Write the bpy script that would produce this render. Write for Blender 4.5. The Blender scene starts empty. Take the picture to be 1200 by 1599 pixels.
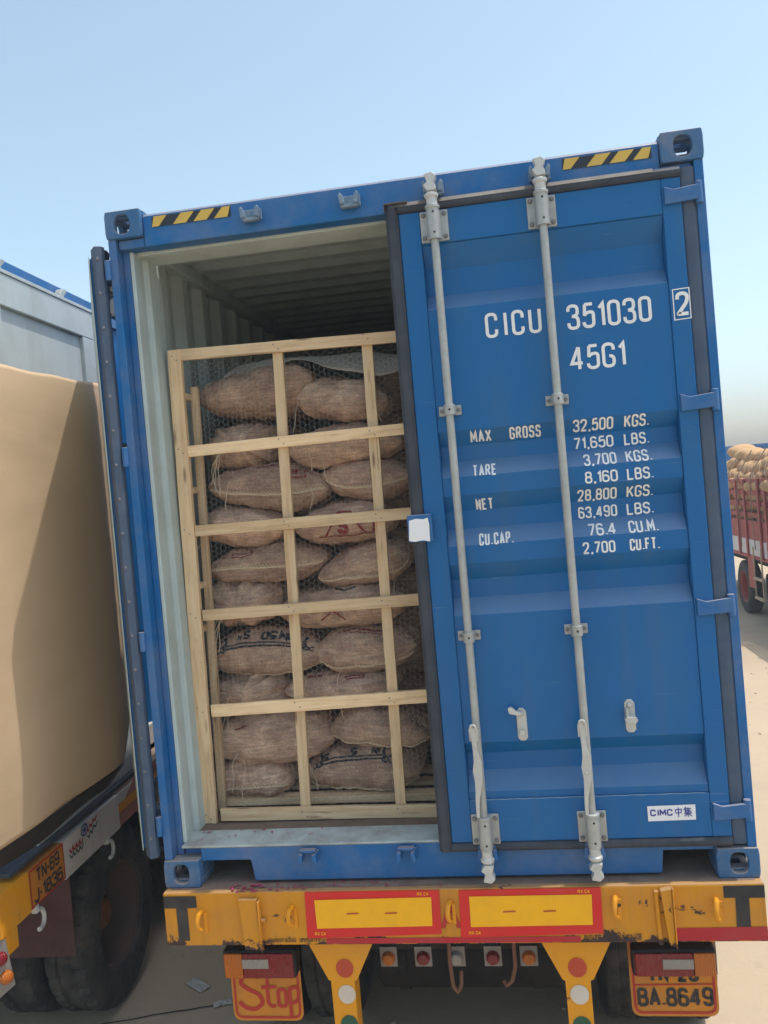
import bpy, bmesh, math, random
from mathutils import Vector, Matrix, noise
random.seed(7)
R = math.radians
sc = bpy.context.scene
COL = sc.collection

# ------------------------------------------------------------------ camera, sky, sun, exposure
GZ = -1.2                                   # ground level; z = 0 is the underside of the blue container
cam_d = bpy.data.cameras.new('camera')
cam_d.sensor_fit = 'HORIZONTAL'; cam_d.sensor_width = 36; cam_d.lens = 40.5
cam_d.clip_start = 0.05; cam_d.clip_end = 3000
cam = bpy.data.objects.new('camera', cam_d); COL.objects.link(cam)
RC = [[0.98517, 0.14803, -0.08634], [-0.08251, -0.03150, -0.99609], [-0.15017, 0.98848, -0.01882]]
cam.matrix_world = Matrix(((RC[0][0], -RC[1][0], -RC[2][0], 0.3973), (RC[0][1], -RC[1][1], -RC[2][1], -3.4792),
                           (RC[0][2], -RC[1][2], -RC[2][2], 1.5993), (0, 0, 0, 1)))
sc.camera = cam

SUN_TO = Vector((1.0, 0.045, 3.18)).normalized()     # high sun, to the right of the trucks, a little beyond the door
elev = math.asin(SUN_TO.z); azim = math.atan2(SUN_TO.x, SUN_TO.y)
w = bpy.data.worlds.new('World'); sc.world = w; w.use_nodes = True
nt = w.node_tree; nt.nodes.clear()
sky = nt.nodes.new('ShaderNodeTexSky'); sky.sky_type = 'NISHITA'; sky.sun_disc = False
sky.sun_elevation = elev; sky.sun_rotation = azim
sky.altitude = 0; sky.air_density = 1.0; sky.dust_density = 2.5; sky.ozone_density = 2.0
bg = nt.nodes.new('ShaderNodeBackground'); bg.inputs['Strength'].default_value = 0.124
out = nt.nodes.new('ShaderNodeOutputWorld')
tint = nt.nodes.new('ShaderNodeHueSaturation'); tint.inputs['Saturation'].default_value = .80; tint.inputs['Hue'].default_value = .476      # hazy air: the whole sky paler
nt.links.new(sky.outputs[0], tint.inputs['Color']); nt.links.new(tint.outputs[0], bg.inputs[0]); nt.links.new(bg.outputs[0], out.inputs[0])
sd = bpy.data.lights.new('sun', 'SUN'); sd.energy = 1.75; sd.angle = R(0.6); sd.color = (1.0, 0.95, 0.87)
so = bpy.data.objects.new('sun', sd); COL.objects.link(so)
so.rotation_euler = (-SUN_TO).to_track_quat('-Z', 'Y').to_euler(); so.location = (20, 0, 40)
vs = sc.view_settings
vs.view_transform = 'Standard'; vs.look = 'None'; vs.gamma = 1; vs.use_curve_mapping = False; vs.exposure = 0.96
try:
    sc.cycles.max_bounces = 10; sc.cycles.diffuse_bounces = 6
except Exception:
    pass

# ------------------------------------------------------------------ materials
MATS = {}
def srgb(r, g, b):
    f = lambda c: (c / 255 / 12.92) if c / 255 <= .04045 else ((c / 255 + .055) / 1.055) ** 2.4
    return (f(r), f(g), f(b))

class NT:
    def __init__(s, name):
        s.m = bpy.data.materials.new(name); s.m.use_nodes = True
        s.t = s.m.node_tree; s.b = s.t.nodes['Principled BSDF']
        s.tc = s.t.nodes.new('ShaderNodeTexCoord')
        s.oi = s.t.nodes.new('ShaderNodeObjectInfo')
        MATS[name] = s.m
    def n(s, typ, **k):
        o = s.t.nodes.new(typ)
        for a, v in k.items(): setattr(o, a, v)
        return o
    def l(s, a, b): s.t.links.new(a, b)
    def map(s, scale=(1, 1, 1), rnd=False):
        m = s.n('ShaderNodeMapping'); m.inputs['Scale'].default_value = scale
        s.l(s.tc.outputs['Object'], m.inputs[0])
        if rnd:
            x = s.n('ShaderNodeVectorMath', operation='SCALE'); x.inputs[0].default_value = (13, 7, 29)
            s.l(s.oi.outputs['Random'], x.inputs['Scale']); s.l(x.outputs[0], m.inputs['Location'])
        return m.outputs[0]
    def noise(s, scale, detail=4, rough=.6, vec=None, dist=0):
        o = s.n('ShaderNodeTexNoise'); o.inputs['Scale'].default_value = scale
        o.inputs['Detail'].default_value = detail; o.inputs['Roughness'].default_value = rough
        o.inputs['Distortion'].default_value = dist
        s.l(vec if vec else s.tc.outputs['Object'], o.inputs['Vector']); return o.outputs['Fac']
    def ramp(s, fac, stops):
        r = s.n('ShaderNodeValToRGB'); e = r.color_ramp.elements
        while len(e) > 1: e.remove(e[-1])
        for i, (p, c) in enumerate(stops):
            x = e[0] if i == 0 else e.new(p)
            x.position = p; x.color = (c, c, c, 1) if isinstance(c, (int, float)) else (*c, 1)
        s.l(fac, r.inputs[0]); return r.outputs[0]
    def mix(s, fac, a, b, mode='MIX'):
        o = s.n('ShaderNodeMix', data_type='RGBA', blend_type=mode)
        for sock, v in ((o.inputs[0], fac), (o.inputs[6], a), (o.inputs[7], b)):
            if hasattr(v, 'is_linked'): s.l(v, sock)
            elif isinstance(v, (int, float)): sock.default_value = v if sock == o.inputs[0] else (v, v, v, 1)
            else: sock.default_value = (*v, 1)
        return o.outputs[2]
    def mul(s, a, k):
        o = s.n('ShaderNodeMath', operation='MULTIPLY'); s.l(a, o.inputs[0])
        if hasattr(k, 'is_linked'): s.l(k, o.inputs[1])
        else: o.inputs[1].default_value = k
        return o.outputs[0]
    def bump(s, h, strength=.3, dist=.01, prev=None):
        o = s.n('ShaderNodeBump'); o.inputs['Strength'].default_value = strength; o.inputs['Distance'].default_value = dist
        s.l(h, o.inputs['Height'])
        if prev: s.l(prev, o.inputs['Normal'])
        return o.outputs[0]
    def fin(s, col=None, rough=None, nrm=None, metal=0, spec=None):
        for k, v in (('Base Color', col), ('Roughness', rough), ('Normal', nrm)):
            if v is None: continue
            if hasattr(v, 'is_linked'): s.l(v, s.b.inputs[k])
            elif isinstance(v, (int, float)): s.b.inputs[k].default_value = v
            else: s.b.inputs[k].default_value = (*v, 1)
        s.b.inputs['Metallic'].default_value = metal
        if spec is not None: s.b.inputs['Specular IOR Level'].default_value = spec
        return s.m

def paint(name, col, rough=.45, metal=0, var=.12, vscale=2.5, dirt=None, dirt_amt=.0, dscale=4, chip=None, chip_amt=0, cscale=9, bump=.08, bscale=40, streak=None, streak_amt=0, spec=.4, dust_skylight=None, dust_skylight_amt=0, edge=None, scratch=None, dent=0):
    s = NT(name)
    a = tuple(max(0, c * (1 - var)) for c in col); b = tuple(min(1, c * (1 + var)) for c in col)
    c = s.mix(s.noise(vscale, 5), a, b)
    rg = s.ramp(s.noise(vscale * 3, 4), [(.3, rough * .85), (.7, min(1, rough * 1.25))])
    if dirt:
        d = s.ramp(s.noise(dscale, 8, .7), [(.42, 0), (.75, 1)])
        c = s.mix(s.mul(d, dirt_amt), c, dirt)
    if streak:
        d = s.ramp(s.noise(1, 5, .6, s.map((9, 9, .7))), [(.5, 0), (.72, 1)])
        c = s.mix(s.mul(d, streak_amt), c, streak)
    if dust_skylight:  # tint by upward normal: dust, and sky light painted into blue_paint
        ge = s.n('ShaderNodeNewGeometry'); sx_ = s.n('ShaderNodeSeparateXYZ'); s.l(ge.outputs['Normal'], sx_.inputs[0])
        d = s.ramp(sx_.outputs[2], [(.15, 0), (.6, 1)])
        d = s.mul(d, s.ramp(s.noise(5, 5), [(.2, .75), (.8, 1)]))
        c = s.mix(s.mul(d, dust_skylight_amt), c, dust_skylight)
    if scratch:
        d = s.ramp(s.noise(1, 2, .5, s.map(scratch[0]), dist=.4), [(.70, 0), (.74, 1)])
        d = s.mul(d, s.ramp(s.noise(3, 3), [(.45, 0), (.62, 1)]))
        c = s.mix(s.mul(d, .6), c, scratch[1])
    h = s.noise(bscale, 3)
    nm = s.bump(s.noise(2.6, 2), dent, .02) if dent else None
    nm = s.bump(h, bump, .004, nm) if bump else nm
    if chip:
        nz = s.noise(cscale, 9, .72, dist=.3)
        if edge:
            sz = s.n('ShaderNodeSeparateXYZ'); s.l(s.tc.outputs['Object'], sz.inputs[0])
            mr = s.n('ShaderNodeMapRange'); s.l(sz.outputs[2], mr.inputs[0])
            for k_, v_ in ((1, edge[0]), (2, edge[1]), (3, edge[2]), (4, 0)): mr.inputs[k_].default_value = v_
            ad = s.n('ShaderNodeMath', operation='ADD'); s.l(nz, ad.inputs[0]); s.l(mr.outputs[0], ad.inputs[1]); nz = ad.outputs[0]
        d = s.ramp(nz, [(1 - chip_amt - .015, 0), (1 - chip_amt + .01, 1)])
        c = s.mix(d, c, chip)
        inv = s.n('ShaderNodeInvert'); s.l(d, inv.inputs['Color'])
        nm = s.bump(inv.outputs[0], .5, .0015, nm)
        rg = s.mix(d, rg, .9)
    return s.fin(c, rg, nm, metal, spec)

BLUE = (0.002, 0.115, 0.335)
DUST = (0.36, 0.30, 0.24)
RUST = (0.075, 0.035, 0.02)
paint('blue_paint', BLUE, .33, var=.12, dirt=(0.035, 0.14, 0.28), dirt_amt=.4, dscale=2.2, streak=(0.05, 0.13, 0.25), streak_amt=.35, bump=.06, spec=.3, chip=(.10, .09, .09), chip_amt=.235, cscale=21, dust_skylight=(.17, .25, .32), dust_skylight_amt=.38, scratch=((5, 5, 120), (.20, .30, .40)), dent=.22)  # up-facing slopes tinted pale: sky light put into the colour, with some dust
paint('blue_frame', BLUE, .5, var=.14, dirt=DUST, dirt_amt=.28, dscale=3.2, chip=RUST, chip_amt=.285, cscale=12, bump=.12, dust_skylight=DUST, dust_skylight_amt=.6)
paint('casting_blue', (0.03, 0.12, 0.27), .55, var=.2, dirt=DUST, dirt_amt=.4, dscale=6, chip=RUST, chip_amt=.32, cscale=11, bump=.3, bscale=70, dust_skylight=DUST, dust_skylight_amt=.8)
paint('pale_interior', (0.46, 0.55, 0.54), .6, var=.08, dirt=(.16, .17, .15), dirt_amt=.35, dscale=3, streak=(.22, .2, .17), streak_amt=.3, chip=(.05, .05, .045), chip_amt=.265, cscale=19)
paint('pale_sill', (0.42, 0.50, 0.50), .6, var=.12, dirt=(.18, .14, .11), dirt_amt=.75, dscale=7, chip=(.12, .07, .05), chip_amt=.33, cscale=14)
paint('rubber', (0.034, 0.043, 0.060), .65, var=.25, dirt=(.12, .13, .15), dirt_amt=.35, dscale=5, bump=.1)
paint('rubber_grey', (0.050, 0.085, 0.145), .6, var=.2, dirt=(.15, .15, .16), dirt_amt=.4, dscale=5, bump=.1)
paint('rivet_dull', (.15, .16, .18), .5, metal=.2)
paint('keeper_steel', (.13, .21, .30), .45, metal=.2, var=.3, dirt=(.4, .42, .44), dirt_amt=.6, dscale=30)
paint('rubber_lip', (0.17, 0.155, 0.14), .7, var=.2, dirt=(.05, .05, .05), dirt_amt=.5)
paint('galvanised', (0.40, 0.42, 0.41), .5, metal=.35, var=.2, vscale=14, dirt=(.25, .25, .24), dirt_amt=.5, dscale=18, bump=.15, bscale=90)
paint('zinc_white', (0.53, 0.54, 0.52), .45, metal=.2, var=.12, vscale=10, dirt=(.3, .29, .27), dirt_amt=.4, dscale=15)
paint('bolt_steel', (0.2, 0.2, 0.2), .5, metal=.5)
paint('white_marking', (0.80, 0.81, 0.80), .55, var=.07, dirt=(.45, .5, .56), dirt_amt=.45, dscale=9, chip=BLUE, chip_amt=.27, cscale=34, bump=0)
paint('scuff', (.22, .36, .50), .6, var=.3, vscale=9, dirt=BLUE, dirt_amt=.9, dscale=12, bump=0)
paint('sticker_white', (0.78, 0.80, 0.82), .35, var=.03, bump=0)
paint('logo_blue', (0.03, 0.04, 0.28), .4, var=.05, bump=0)
paint('hazard_yellow', (0.62, 0.42, 0.08), .5, var=.12, dirt=(.2, .16, .1), dirt_amt=.4, bump=0)
paint('hazard_black', (0.02, 0.025, 0.035), .5, var=.2, bump=0)
paint('yellow_paint', (0.62, 0.26, 0.005), .5, var=.16, vscale=5, dirt=(.36, .17, .05), dirt_amt=.55, dscale=5, streak=(.30, .12, .03), streak_amt=.5, chip=(.055, .035, .033), chip_amt=.355, cscale=6.5, bump=.2, edge=(-.228, -.155, .19), dust_skylight=(.33, .24, .16), dust_skylight_amt=.7)
paint('yellow_clean', (0.70, 0.29, 0.004), .45, var=.10, vscale=5, dirt=(.3, .17, .08), dirt_amt=.3, dscale=5, chip=(.05, .04, .04), chip_amt=.33, cscale=9, bump=.1, edge=(-.60, -.36, .04))
paint('plate_yellow', (0.55, 0.20, 0.015), .5, var=.14, dirt=(.2, .12, .06), dirt_amt=.5, dscale=6, chip=(.08, .05, .04), chip_amt=.3, cscale=12)
paint('deck_dust', (0.20, 0.14, 0.11), .85, var=.35, vscale=9, dirt=(.33, .25, .19), dirt_amt=.6, dscale=11, bump=.4)
paint('marking_black', (0.02, 0.021, 0.024), .6, var=.3, dirt=(.12, .10, .08), dirt_amt=.35, dscale=8, chip=(.2, .1, .03), chip_amt=.26, cscale=16)
paint('reflective_red', (0.62, 0.014, 0.016), .35, var=.06, bump=0, dirt=(.4, .1, .06), dirt_amt=.3, dscale=7)
paint('reflective_yellow', (0.88, 0.44, 0.003), .35, var=.05, bump=0, dirt=(.5, .26, .03), dirt_amt=.3, dscale=8)
paint('stripe_red', (0.42, 0.012, 0.025), .5, var=.15, dirt=(.25, .10, .08), dirt_amt=.4)
paint('letter_red', (0.40, 0.03, 0.02), .55, var=.2, bump=0)
paint('dot_red', (0.45, 0.06, 0.025), .5, var=.15, bump=0)
paint('dot_white', (0.62, 0.57, 0.5), .5, var=.1, dirt=(.4, .25, .1), dirt_amt=.4, bump=0)
paint('dot_green', (0.02, 0.09, 0.05), .5, var=.1, bump=0)
paint('lens_red', (0.20, 0.008, 0.012), .25, var=.1, dirt=(.14, .06, .05), dirt_amt=.5, bump=.1)
paint('lens_amber', (0.45, 0.12, 0.008), .25, var=.1, dirt=(.3, .12, .05), dirt_amt=.4, bump=.1)
paint('lens_clear', (0.30, 0.28, 0.25), .3, var=.1, dirt=(.2, .17, .14), dirt_amt=.5, bump=.1)
paint('lamp_plate', (0.22, 0.20, 0.185), .5, var=.12, dirt=(.2, .15, .12), dirt_amt=.5)
paint('black_plastic', (0.014, 0.012, 0.012), .6, var=.3, dirt=(.08, .06, .05), dirt_amt=.4)
paint('chassis_dark', (0.014, 0.012, 0.011), .8, var=.3, dirt=(.05, .038, .03), dirt_amt=.35, bump=.3)
paint('tyre', (0.030, 0.028, 0.027), .85, var=.25, dirt=(.15, .13, .105), dirt_amt=.6, dscale=6, bump=.2)
paint('rim_dark', (0.11, 0.075, 0.06), .6, var=.25, dirt=(.14, .08, .05), dirt_amt=.5)
paint('hub_orange', (0.30, 0.10, 0.02), .6, var=.25, dirt=(.08, .05, .03), dirt_amt=.6)
paint('maroon_rubber', (0.060, 0.022, 0.022), .7, var=.2, dirt=(.12, .08, .07), dirt_amt=.4)
paint('hose_brown', (0.16, 0.07, 0.04), .6)
paint('white_truck', (0.60, 0.57, 0.53), .55, var=.07, dirt=(.3, .26, .22), dirt_amt=.45, dscale=5)
paint('pink_truck', (0.42, 0.16, 0.12), .6, var=.12, dirt=(.35, .25, .18), dirt_amt=.5)
paint('door_grey', (0.46, 0.51, 0.52), .55, var=.05, dirt=(.28, .29, .27), dirt_amt=.35, dscale=4, streak=(.3, .29, .26), streak_amt=.25)
paint('chakra_blue', (0.05, 0.07, 0.25), .6, bump=0)
paint('flag_red', (0.38, 0.035, 0.03), .6, bump=0)
paint('flag_green', (0.02, 0.05, 0.035), .6, bump=0)
paint('lorry_red', (0.36, 0.062, 0.05), .6, var=.18, dirt=(.3, .17, .12), dirt_amt=.4)
paint('lorry_white', (0.66, 0.64, 0.62), .6, var=.08, dirt=(.4, .33, .27), dirt_amt=.4)
paint('rope', (0.50, 0.40, 0.27), .9, var=.2)
paint('net_rope', (0.30, 0.22, 0.15), .9, var=.2)
paint('sack_red', (0.24, 0.045, 0.045), .9, var=.3, chip=(.24, .16, .11), chip_amt=.4, cscale=60, bump=0)
paint('sack_black', (0.030, 0.036, 0.045), .9, var=.3, chip=(.22, .16, .11), chip_amt=.36, cscale=60, bump=0)
paint('thread', (0.66, 0.53, 0.37), .9, var=.2)
paint('wire', (0.34, 0.34, 0.34), .5, metal=.5, var=.2)
paint('onion_skin', (0.34, 0.05, 0.09), .5, var=.45, vscale=30, dirt=(.5, .3, .3), dirt_amt=.5, dscale=40)
paint('scrap', (0.5, 0.47, 0.42), .8, var=.15)
paint('plywood_floor', (0.15, 0.11, 0.085), .75, var=.25, vscale=5, dirt=(.28, .22, .18), dirt_amt=.55, dscale=9, bump=.2)
paint('cloth_white', (0.42, 0.38, 0.33), .8, var=.12)

for nm in ('lens_red', 'lens_amber', 'lens_clear'):
    t_ = MATS[nm].node_tree; b_ = t_.nodes['Principled BSDF']; wv_ = t_.nodes.new('ShaderNodeTexWave'); wv_.bands_direction = 'X'; wv_.inputs['Scale'].default_value = 38
    tc_ = t_.nodes.new('ShaderNodeTexCoord'); t_.links.new(tc_.outputs['Object'], wv_.inputs['Vector']); bp_ = t_.nodes.new('ShaderNodeBump'); bp_.inputs['Strength'].default_value = .6; bp_.inputs['Distance'].default_value = .004
    t_.links.new(wv_.outputs['Fac'], bp_.inputs['Height']); t_.links.new(bp_.outputs[0], b_.inputs['Normal'])
def m_wood():
    s = NT('pale_wood')
    v = s.map((1.2, 22, 22), True)
    g = s.noise(2.2, 6, .62, v, dist=.6)
    c = s.ramp(g, [(.28, (.58, .375, .195)), (.5, (.80, .585, .345)), (.72, (.86, .68, .44))])
    k = s.n('ShaderNodeTexVoronoi'); k.inputs['Scale'].default_value = 1
    s.l(s.map((3.2, 16, 16), True), k.inputs['Vector'])
    kn = s.ramp(k.outputs['Distance'], [(.06, 1), (.16, 0)])
    c = s.mix(s.mul(kn, .75), c, (.20, .095, .045))
    st = s.ramp(s.noise(5, 6, .7, s.map((1, 1, 1), True)), [(.52, 0), (.75, 1)])
    c = s.mix(s.mul(st, .4), c, (.40, .29, .19))
    sl = s.ramp(s.noise(1, 3, .5, s.map((2.5, 60, 60), True), dist=.5), [(.68, 0), (.71, 1)])
    c = s.mix(s.mul(sl, .55), c, (.22, .13, .07))
    hs = s.n('ShaderNodeHueSaturation'); s.l(c, hs.inputs['Color'])
    vr = s.n('ShaderNodeMapRange'); s.l(s.oi.outputs['Random'], vr.inputs[0]); vr.inputs[3].default_value = .74; vr.inputs[4].default_value = 1.08
    s.l(vr.outputs[0], hs.inputs['Value'])
    return s.fin(hs.outputs[0], .75, s.bump(g, .25, .003))
m_wood()

def m_jute():
    s = NT('jute')
    v = s.map((1, 1, 1), True)
    lump = s.n('ShaderNodeTexVoronoi', feature='SMOOTH_F1'); lump.inputs['Scale'].default_value = 17; lump.inputs['Smoothness'].default_value = .5
    s.l(v, lump.inputs['Vector'])
    cell = s.n('ShaderNodeTexVoronoi'); cell.inputs['Scale'].default_value = 17; s.l(v, cell.inputs['Vector'])
    c = s.mix(s.ramp(s.noise(7, 6, .7, v), [(.3, 0), (.7, 1)]), (.40, .255, .185), (.84, .61, .43))
    red = s.ramp(lump.outputs['Distance'], [(.12, 1), (.5, 0)])
    c = s.mix(s.mul(red, .45), c, (.52, .29, .235))
    sp = s.n('ShaderNodeSeparateColor'); s.l(cell.outputs['Color'], sp.inputs[0])
    c = s.mix(s.mul(sp.outputs[0], .38), c, (.22, .115, .10))
    wx = s.n('ShaderNodeTexWave', bands_direction='X'); wx.inputs['Scale'].default_value = 62; wx.inputs['Distortion'].default_value = 1.2
    wz = s.n('ShaderNodeTexWave', bands_direction='Z'); wz.inputs['Scale'].default_value = 62; wz.inputs['Distortion'].default_value = 1.2
    s.l(v, wx.inputs['Vector']); s.l(v, wz.inputs['Vector'])
    wv = s.n('ShaderNodeMath', operation='MULTIPLY'); s.l(wx.outputs['Fac'], wv.inputs[0]); s.l(wz.outputs['Fac'], wv.inputs[1])
    c = s.mix(s.mul(wv.outputs[0], .35), c, (.62, .47, .33))
    hl = s.ramp(s.noise(1, 4, .6, s.map((10, 10, 95), True)), [(.38, .72), (.62, 1.15)])
    c = s.mix(.8, c, hl, 'MULTIPLY')
    fz = s.ramp(s.noise(1, 5, .7, s.map((150, 150, 16))), [(.6, 0), (.7, 1)])
    c = s.mix(s.mul(fz, .4), c, (.55, .43, .31))
    gr_ = s.ramp(s.noise(150, 3, .7, v), [(.35, .74), (.65, 1.2)])
    c = s.mix(1.0, c, gr_, 'MULTIPLY')
    hs = s.n('ShaderNodeHueSaturation'); s.l(c, hs.inputs['Color'])
    vr = s.n('ShaderNodeMapRange'); s.l(s.oi.outputs['Random'], vr.inputs[0]); vr.inputs[3].default_value = .8; vr.inputs[4].default_value = 1.2
    s.l(vr.outputs[0], hs.inputs['Value'])
    n1 = s.bump(lump.outputs['Distance'], -.55, .02)
    n2 = s.bump(wv.outputs[0], .5, .003, n1)
    n3 = s.bump(s.noise(45, 4, .7, v), .4, .004, n2)
    return s.fin(hs.outputs[0], .95, n3, spec=.1)
m_jute()

def m_kraft():
    s = NT('kraft_sheet')
    c = s.mix(s.noise(1.6, 5), (.51, .36, .22), (.63, .465, .305))
    c = s.mix(s.mul(s.ramp(s.noise(1, 5, .6, s.map((6, 1.2, 5))), [(.45, 0), (.8, 1)]), .35), c, (.52, .37, .25))
    b1 = s.bump(s.noise(1, 4, .5, s.map((1.2, .9, 5)), dist=.2), .16, .03)
    b2 = s.bump(s.noise(70, 4), .12, .002, b1)
    m = s.fin(c, .62, b2, spec=.3); return m
m_kraft()

def m_ground():
    s = NT('dusty_concrete')
    c = s.mix(s.noise(.5, 8, .65), (.41, .32, .22), (.54, .43, .30))
    d = s.ramp(s.noise(.22, 6, .6, dist=1.2), [(.5, 0), (.7, 1)])
    c = s.mix(s.mul(d, .45), c, (.30, .245, .19))
    sp = s.ramp(s.noise(5, 9, .75), [(.58, 0), (.72, 1)])
    c = s.mix(s.mul(sp, .35), c, (.25, .20, .16))
    v = s.n('ShaderNodeTexVoronoi', feature='DISTANCE_TO_EDGE'); v.inputs['Scale'].default_value = .35
    s.l(s.tc.outputs['Object'], v.inputs['Vector'])
    return s.fin(c, .92, s.bump(s.noise(28, 9, .75), .5, .015), spec=.15)
m_ground()

# ------------------------------------------------------------------ mesh building
class MB:
    def __init__(s): s.v = []; s.f = []; s.mi = []; s.cur = 0
    def add(s, vs_, fs):
        o = len(s.v); s.v += [tuple(p) for p in vs_]
        s.f += [tuple(i + o for i in f) for f in fs]; s.mi += [s.cur] * len(fs); return s
    def box(s, x0, x1, y0, y1, z0, z1):
        return s.add([(x, y, z) for z in (z0, z1) for y in (y0, y1) for x in (x0, x1)],
                     [(0, 2, 3, 1), (4, 5, 7, 6), (0, 1, 5, 4), (2, 6, 7, 3), (0, 4, 6, 2), (1, 3, 7, 5)])
    def ext(s, prof, ax, a0, a1):              # closed 2-d profile, extruded along an axis
        n = len(prof); P = []
        for a in (a0, a1):
            for p, q in prof:
                P.append({'x': (a, p, q), 'y': (p, a, q), 'z': (p, q, a)}[ax])
        return s.add(P, [tuple(range(n))[::-1], tuple(range(n, 2 * n))] + [(i, (i + 1) % n, n + (i + 1) % n, n + i) for i in range(n)])
    def tube(s, pts, r, n=8, caps=True, closed=False):
        pts = [Vector(p) for p in pts]; m = len(pts); P = []; up = None
        for i, p in enumerate(pts):
            a = pts[(i - 1) % m] if (i or closed) else p; b = pts[(i + 1) % m] if (i < m - 1 or closed) else p
            t = (b - a).normalized()
            if up is None: up = t.orthogonal().normalized()
            else: up = (up - t * up.dot(t)); up = up.normalized() if up.length > 1e-6 else t.orthogonal().normalized()
            w_ = t.cross(up); rr = r[i] if isinstance(r, (list, tuple)) else r
            P += [p + (up * math.cos(k * math.tau / n) + w_ * math.sin(k * math.tau / n)) * rr for k in range(n)]
        F = [(i * n + k, i * n + (k + 1) % n, ((i + 1) % m) * n + (k + 1) % n, ((i + 1) % m) * n + k) for i in range(m if closed else m - 1) for k in range(n)]
        if caps and not closed: F += [tuple(range(n))[::-1], tuple(range((m - 1) * n, m * n))]
        return s.add(P, F)
    def lathe(s, prof, c=(0, 0, 0), ax='z', n=24, caps=True):    # prof: (radius, height along the axis)
        P = []
        for r, h in prof:
            for k in range(n):
                a = k * math.tau / n; u, v = r * math.cos(a), r * math.sin(a)
                d = {'z': (u, v, h), 'x': (h, u, v), 'y': (u, h, v)}[ax]
                P.append((c[0] + d[0], c[1] + d[1], c[2] + d[2]))
        m = len(prof)
        F = [(i * n + k, i * n + (k + 1) % n, (i + 1) * n + (k + 1) % n, (i + 1) * n + k) for i in range(m - 1) for k in range(n)]
        if caps: F += [tuple(range(n))[::-1], tuple(range((m - 1) * n, m * n))]
        return s.add(P, F)
    def grid(s, fn, nu, nv, wu=False, wv=False):
        mu = nu if wu else nu + 1; mv = nv if wv else nv + 1
        P = [fn(i / nu, j / nv) for i in range(mu) for j in range(mv)]
        F = [(i * mv + j, ((i + 1) % mu) * mv + j, ((i + 1) % mu) * mv + (j + 1) % mv, i * mv + (j + 1) % mv) for i in range(nu) for j in range(nv)]
        return s.add(P, F)
    def ribbon(s, pts, wd, fn, closed=False):   # flat stroke in 2-d, mapped into space by fn
        q = [Vector(p) for p in pts]; o = []
        n0 = len(q)
        for i in range(n0 if closed else n0 - 1):
            a, b = q[i], q[(i + 1) % n0]; k = max(1, int((b - a).length / (wd * 1.2)))
            o += [a.lerp(b, j / k) for j in range(k)]
        if not closed: o.append(q[-1])
        n = len(o); P = []
        for i, p in enumerate(o):
            a = o[(i - 1) % n] if (i or closed) else p; b = o[(i + 1) % n] if (i < n - 1 or closed) else p
            d1 = (p - a).normalized() if (p - a).length > 1e-9 else (b - p).normalized()
            d2 = (b - p).normalized() if (b - p).length > 1e-9 else d1
            t = d1 + d2; t = t.normalized() if t.length > 1e-6 else d2
            nn = Vector((-t.y, t.x)); k = 1 / max(.5, abs(nn.dot(Vector((-d2.y, d2.x)))))
            for sg in (1, -1):
                e = p + nn * (sg * wd / 2 * k); P.append(fn(e.x, e.y))
        return s.add(P, [(2 * i, 2 * i + 1, (2 * (i + 1) + 1) % (2 * n), (2 * (i + 1)) % (2 * n)) for i in range(n if closed else n - 1)])
    def disc(s, cx, cz, rx, rz, fn, n=28, wob=0):
        P = [fn(cx, cz)] + [fn(cx + rx * math.cos(k * math.tau / n) * (1 + wob * math.sin(k * 2.3)), cz + rz * math.sin(k * math.tau / n) * (1 + wob * math.sin(k * 1.7))) for k in range(n)]
        return s.add(P, [(0, k + 1, (k + 1) % n + 1) for k in range(n)])
    def build(s, name, mats, parent=None, bevel=0, seg=2, loc=None, rot=None, smooth=True, angle=32, fix=True):
        me = bpy.data.meshes.new(name); me.from_pydata(s.v, [], s.f)
        if isinstance(mats, str): mats = [mats]
        for m in mats: me.materials.append(MATS[m])
        me.polygons.foreach_set('material_index', s.mi)
        if fix:
            b = bmesh.new(); b.from_mesh(me); bmesh.ops.recalc_face_normals(b, faces=b.faces); b.to_mesh(me); b.free()
        if smooth:
            me.polygons.foreach_set('use_smooth', [True] * len(me.polygons)); me.set_sharp_from_angle(angle=R(angle))
        o = bpy.data.objects.new(name, me); COL.objects.link(o)
        if parent: o.parent = parent
        if loc: o.location = loc
        if rot: o.rotation_euler = rot
        if bevel:
            md = o.modifiers.new('bevel', 'BEVEL'); md.width = bevel; md.segments = seg; md.limit_method = 'ANGLE'; md.angle_limit = R(40); md.harden_normals = True
        return o

def empty(name, loc=(0, 0, 0), rz=0, parent=None):
    o = bpy.data.objects.new(name, None); COL.objects.link(o); o.location = loc; o.rotation_euler = (0, 0, rz); o.empty_display_size = .2
    if parent: o.parent = parent
    return o
def tag(o, label=None, cat=None, group=None, kind=None):
    for k, v in (('label', label), ('category', cat), ('group', group), ('kind', kind)):
        if v: o[k] = v
    return o

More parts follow.
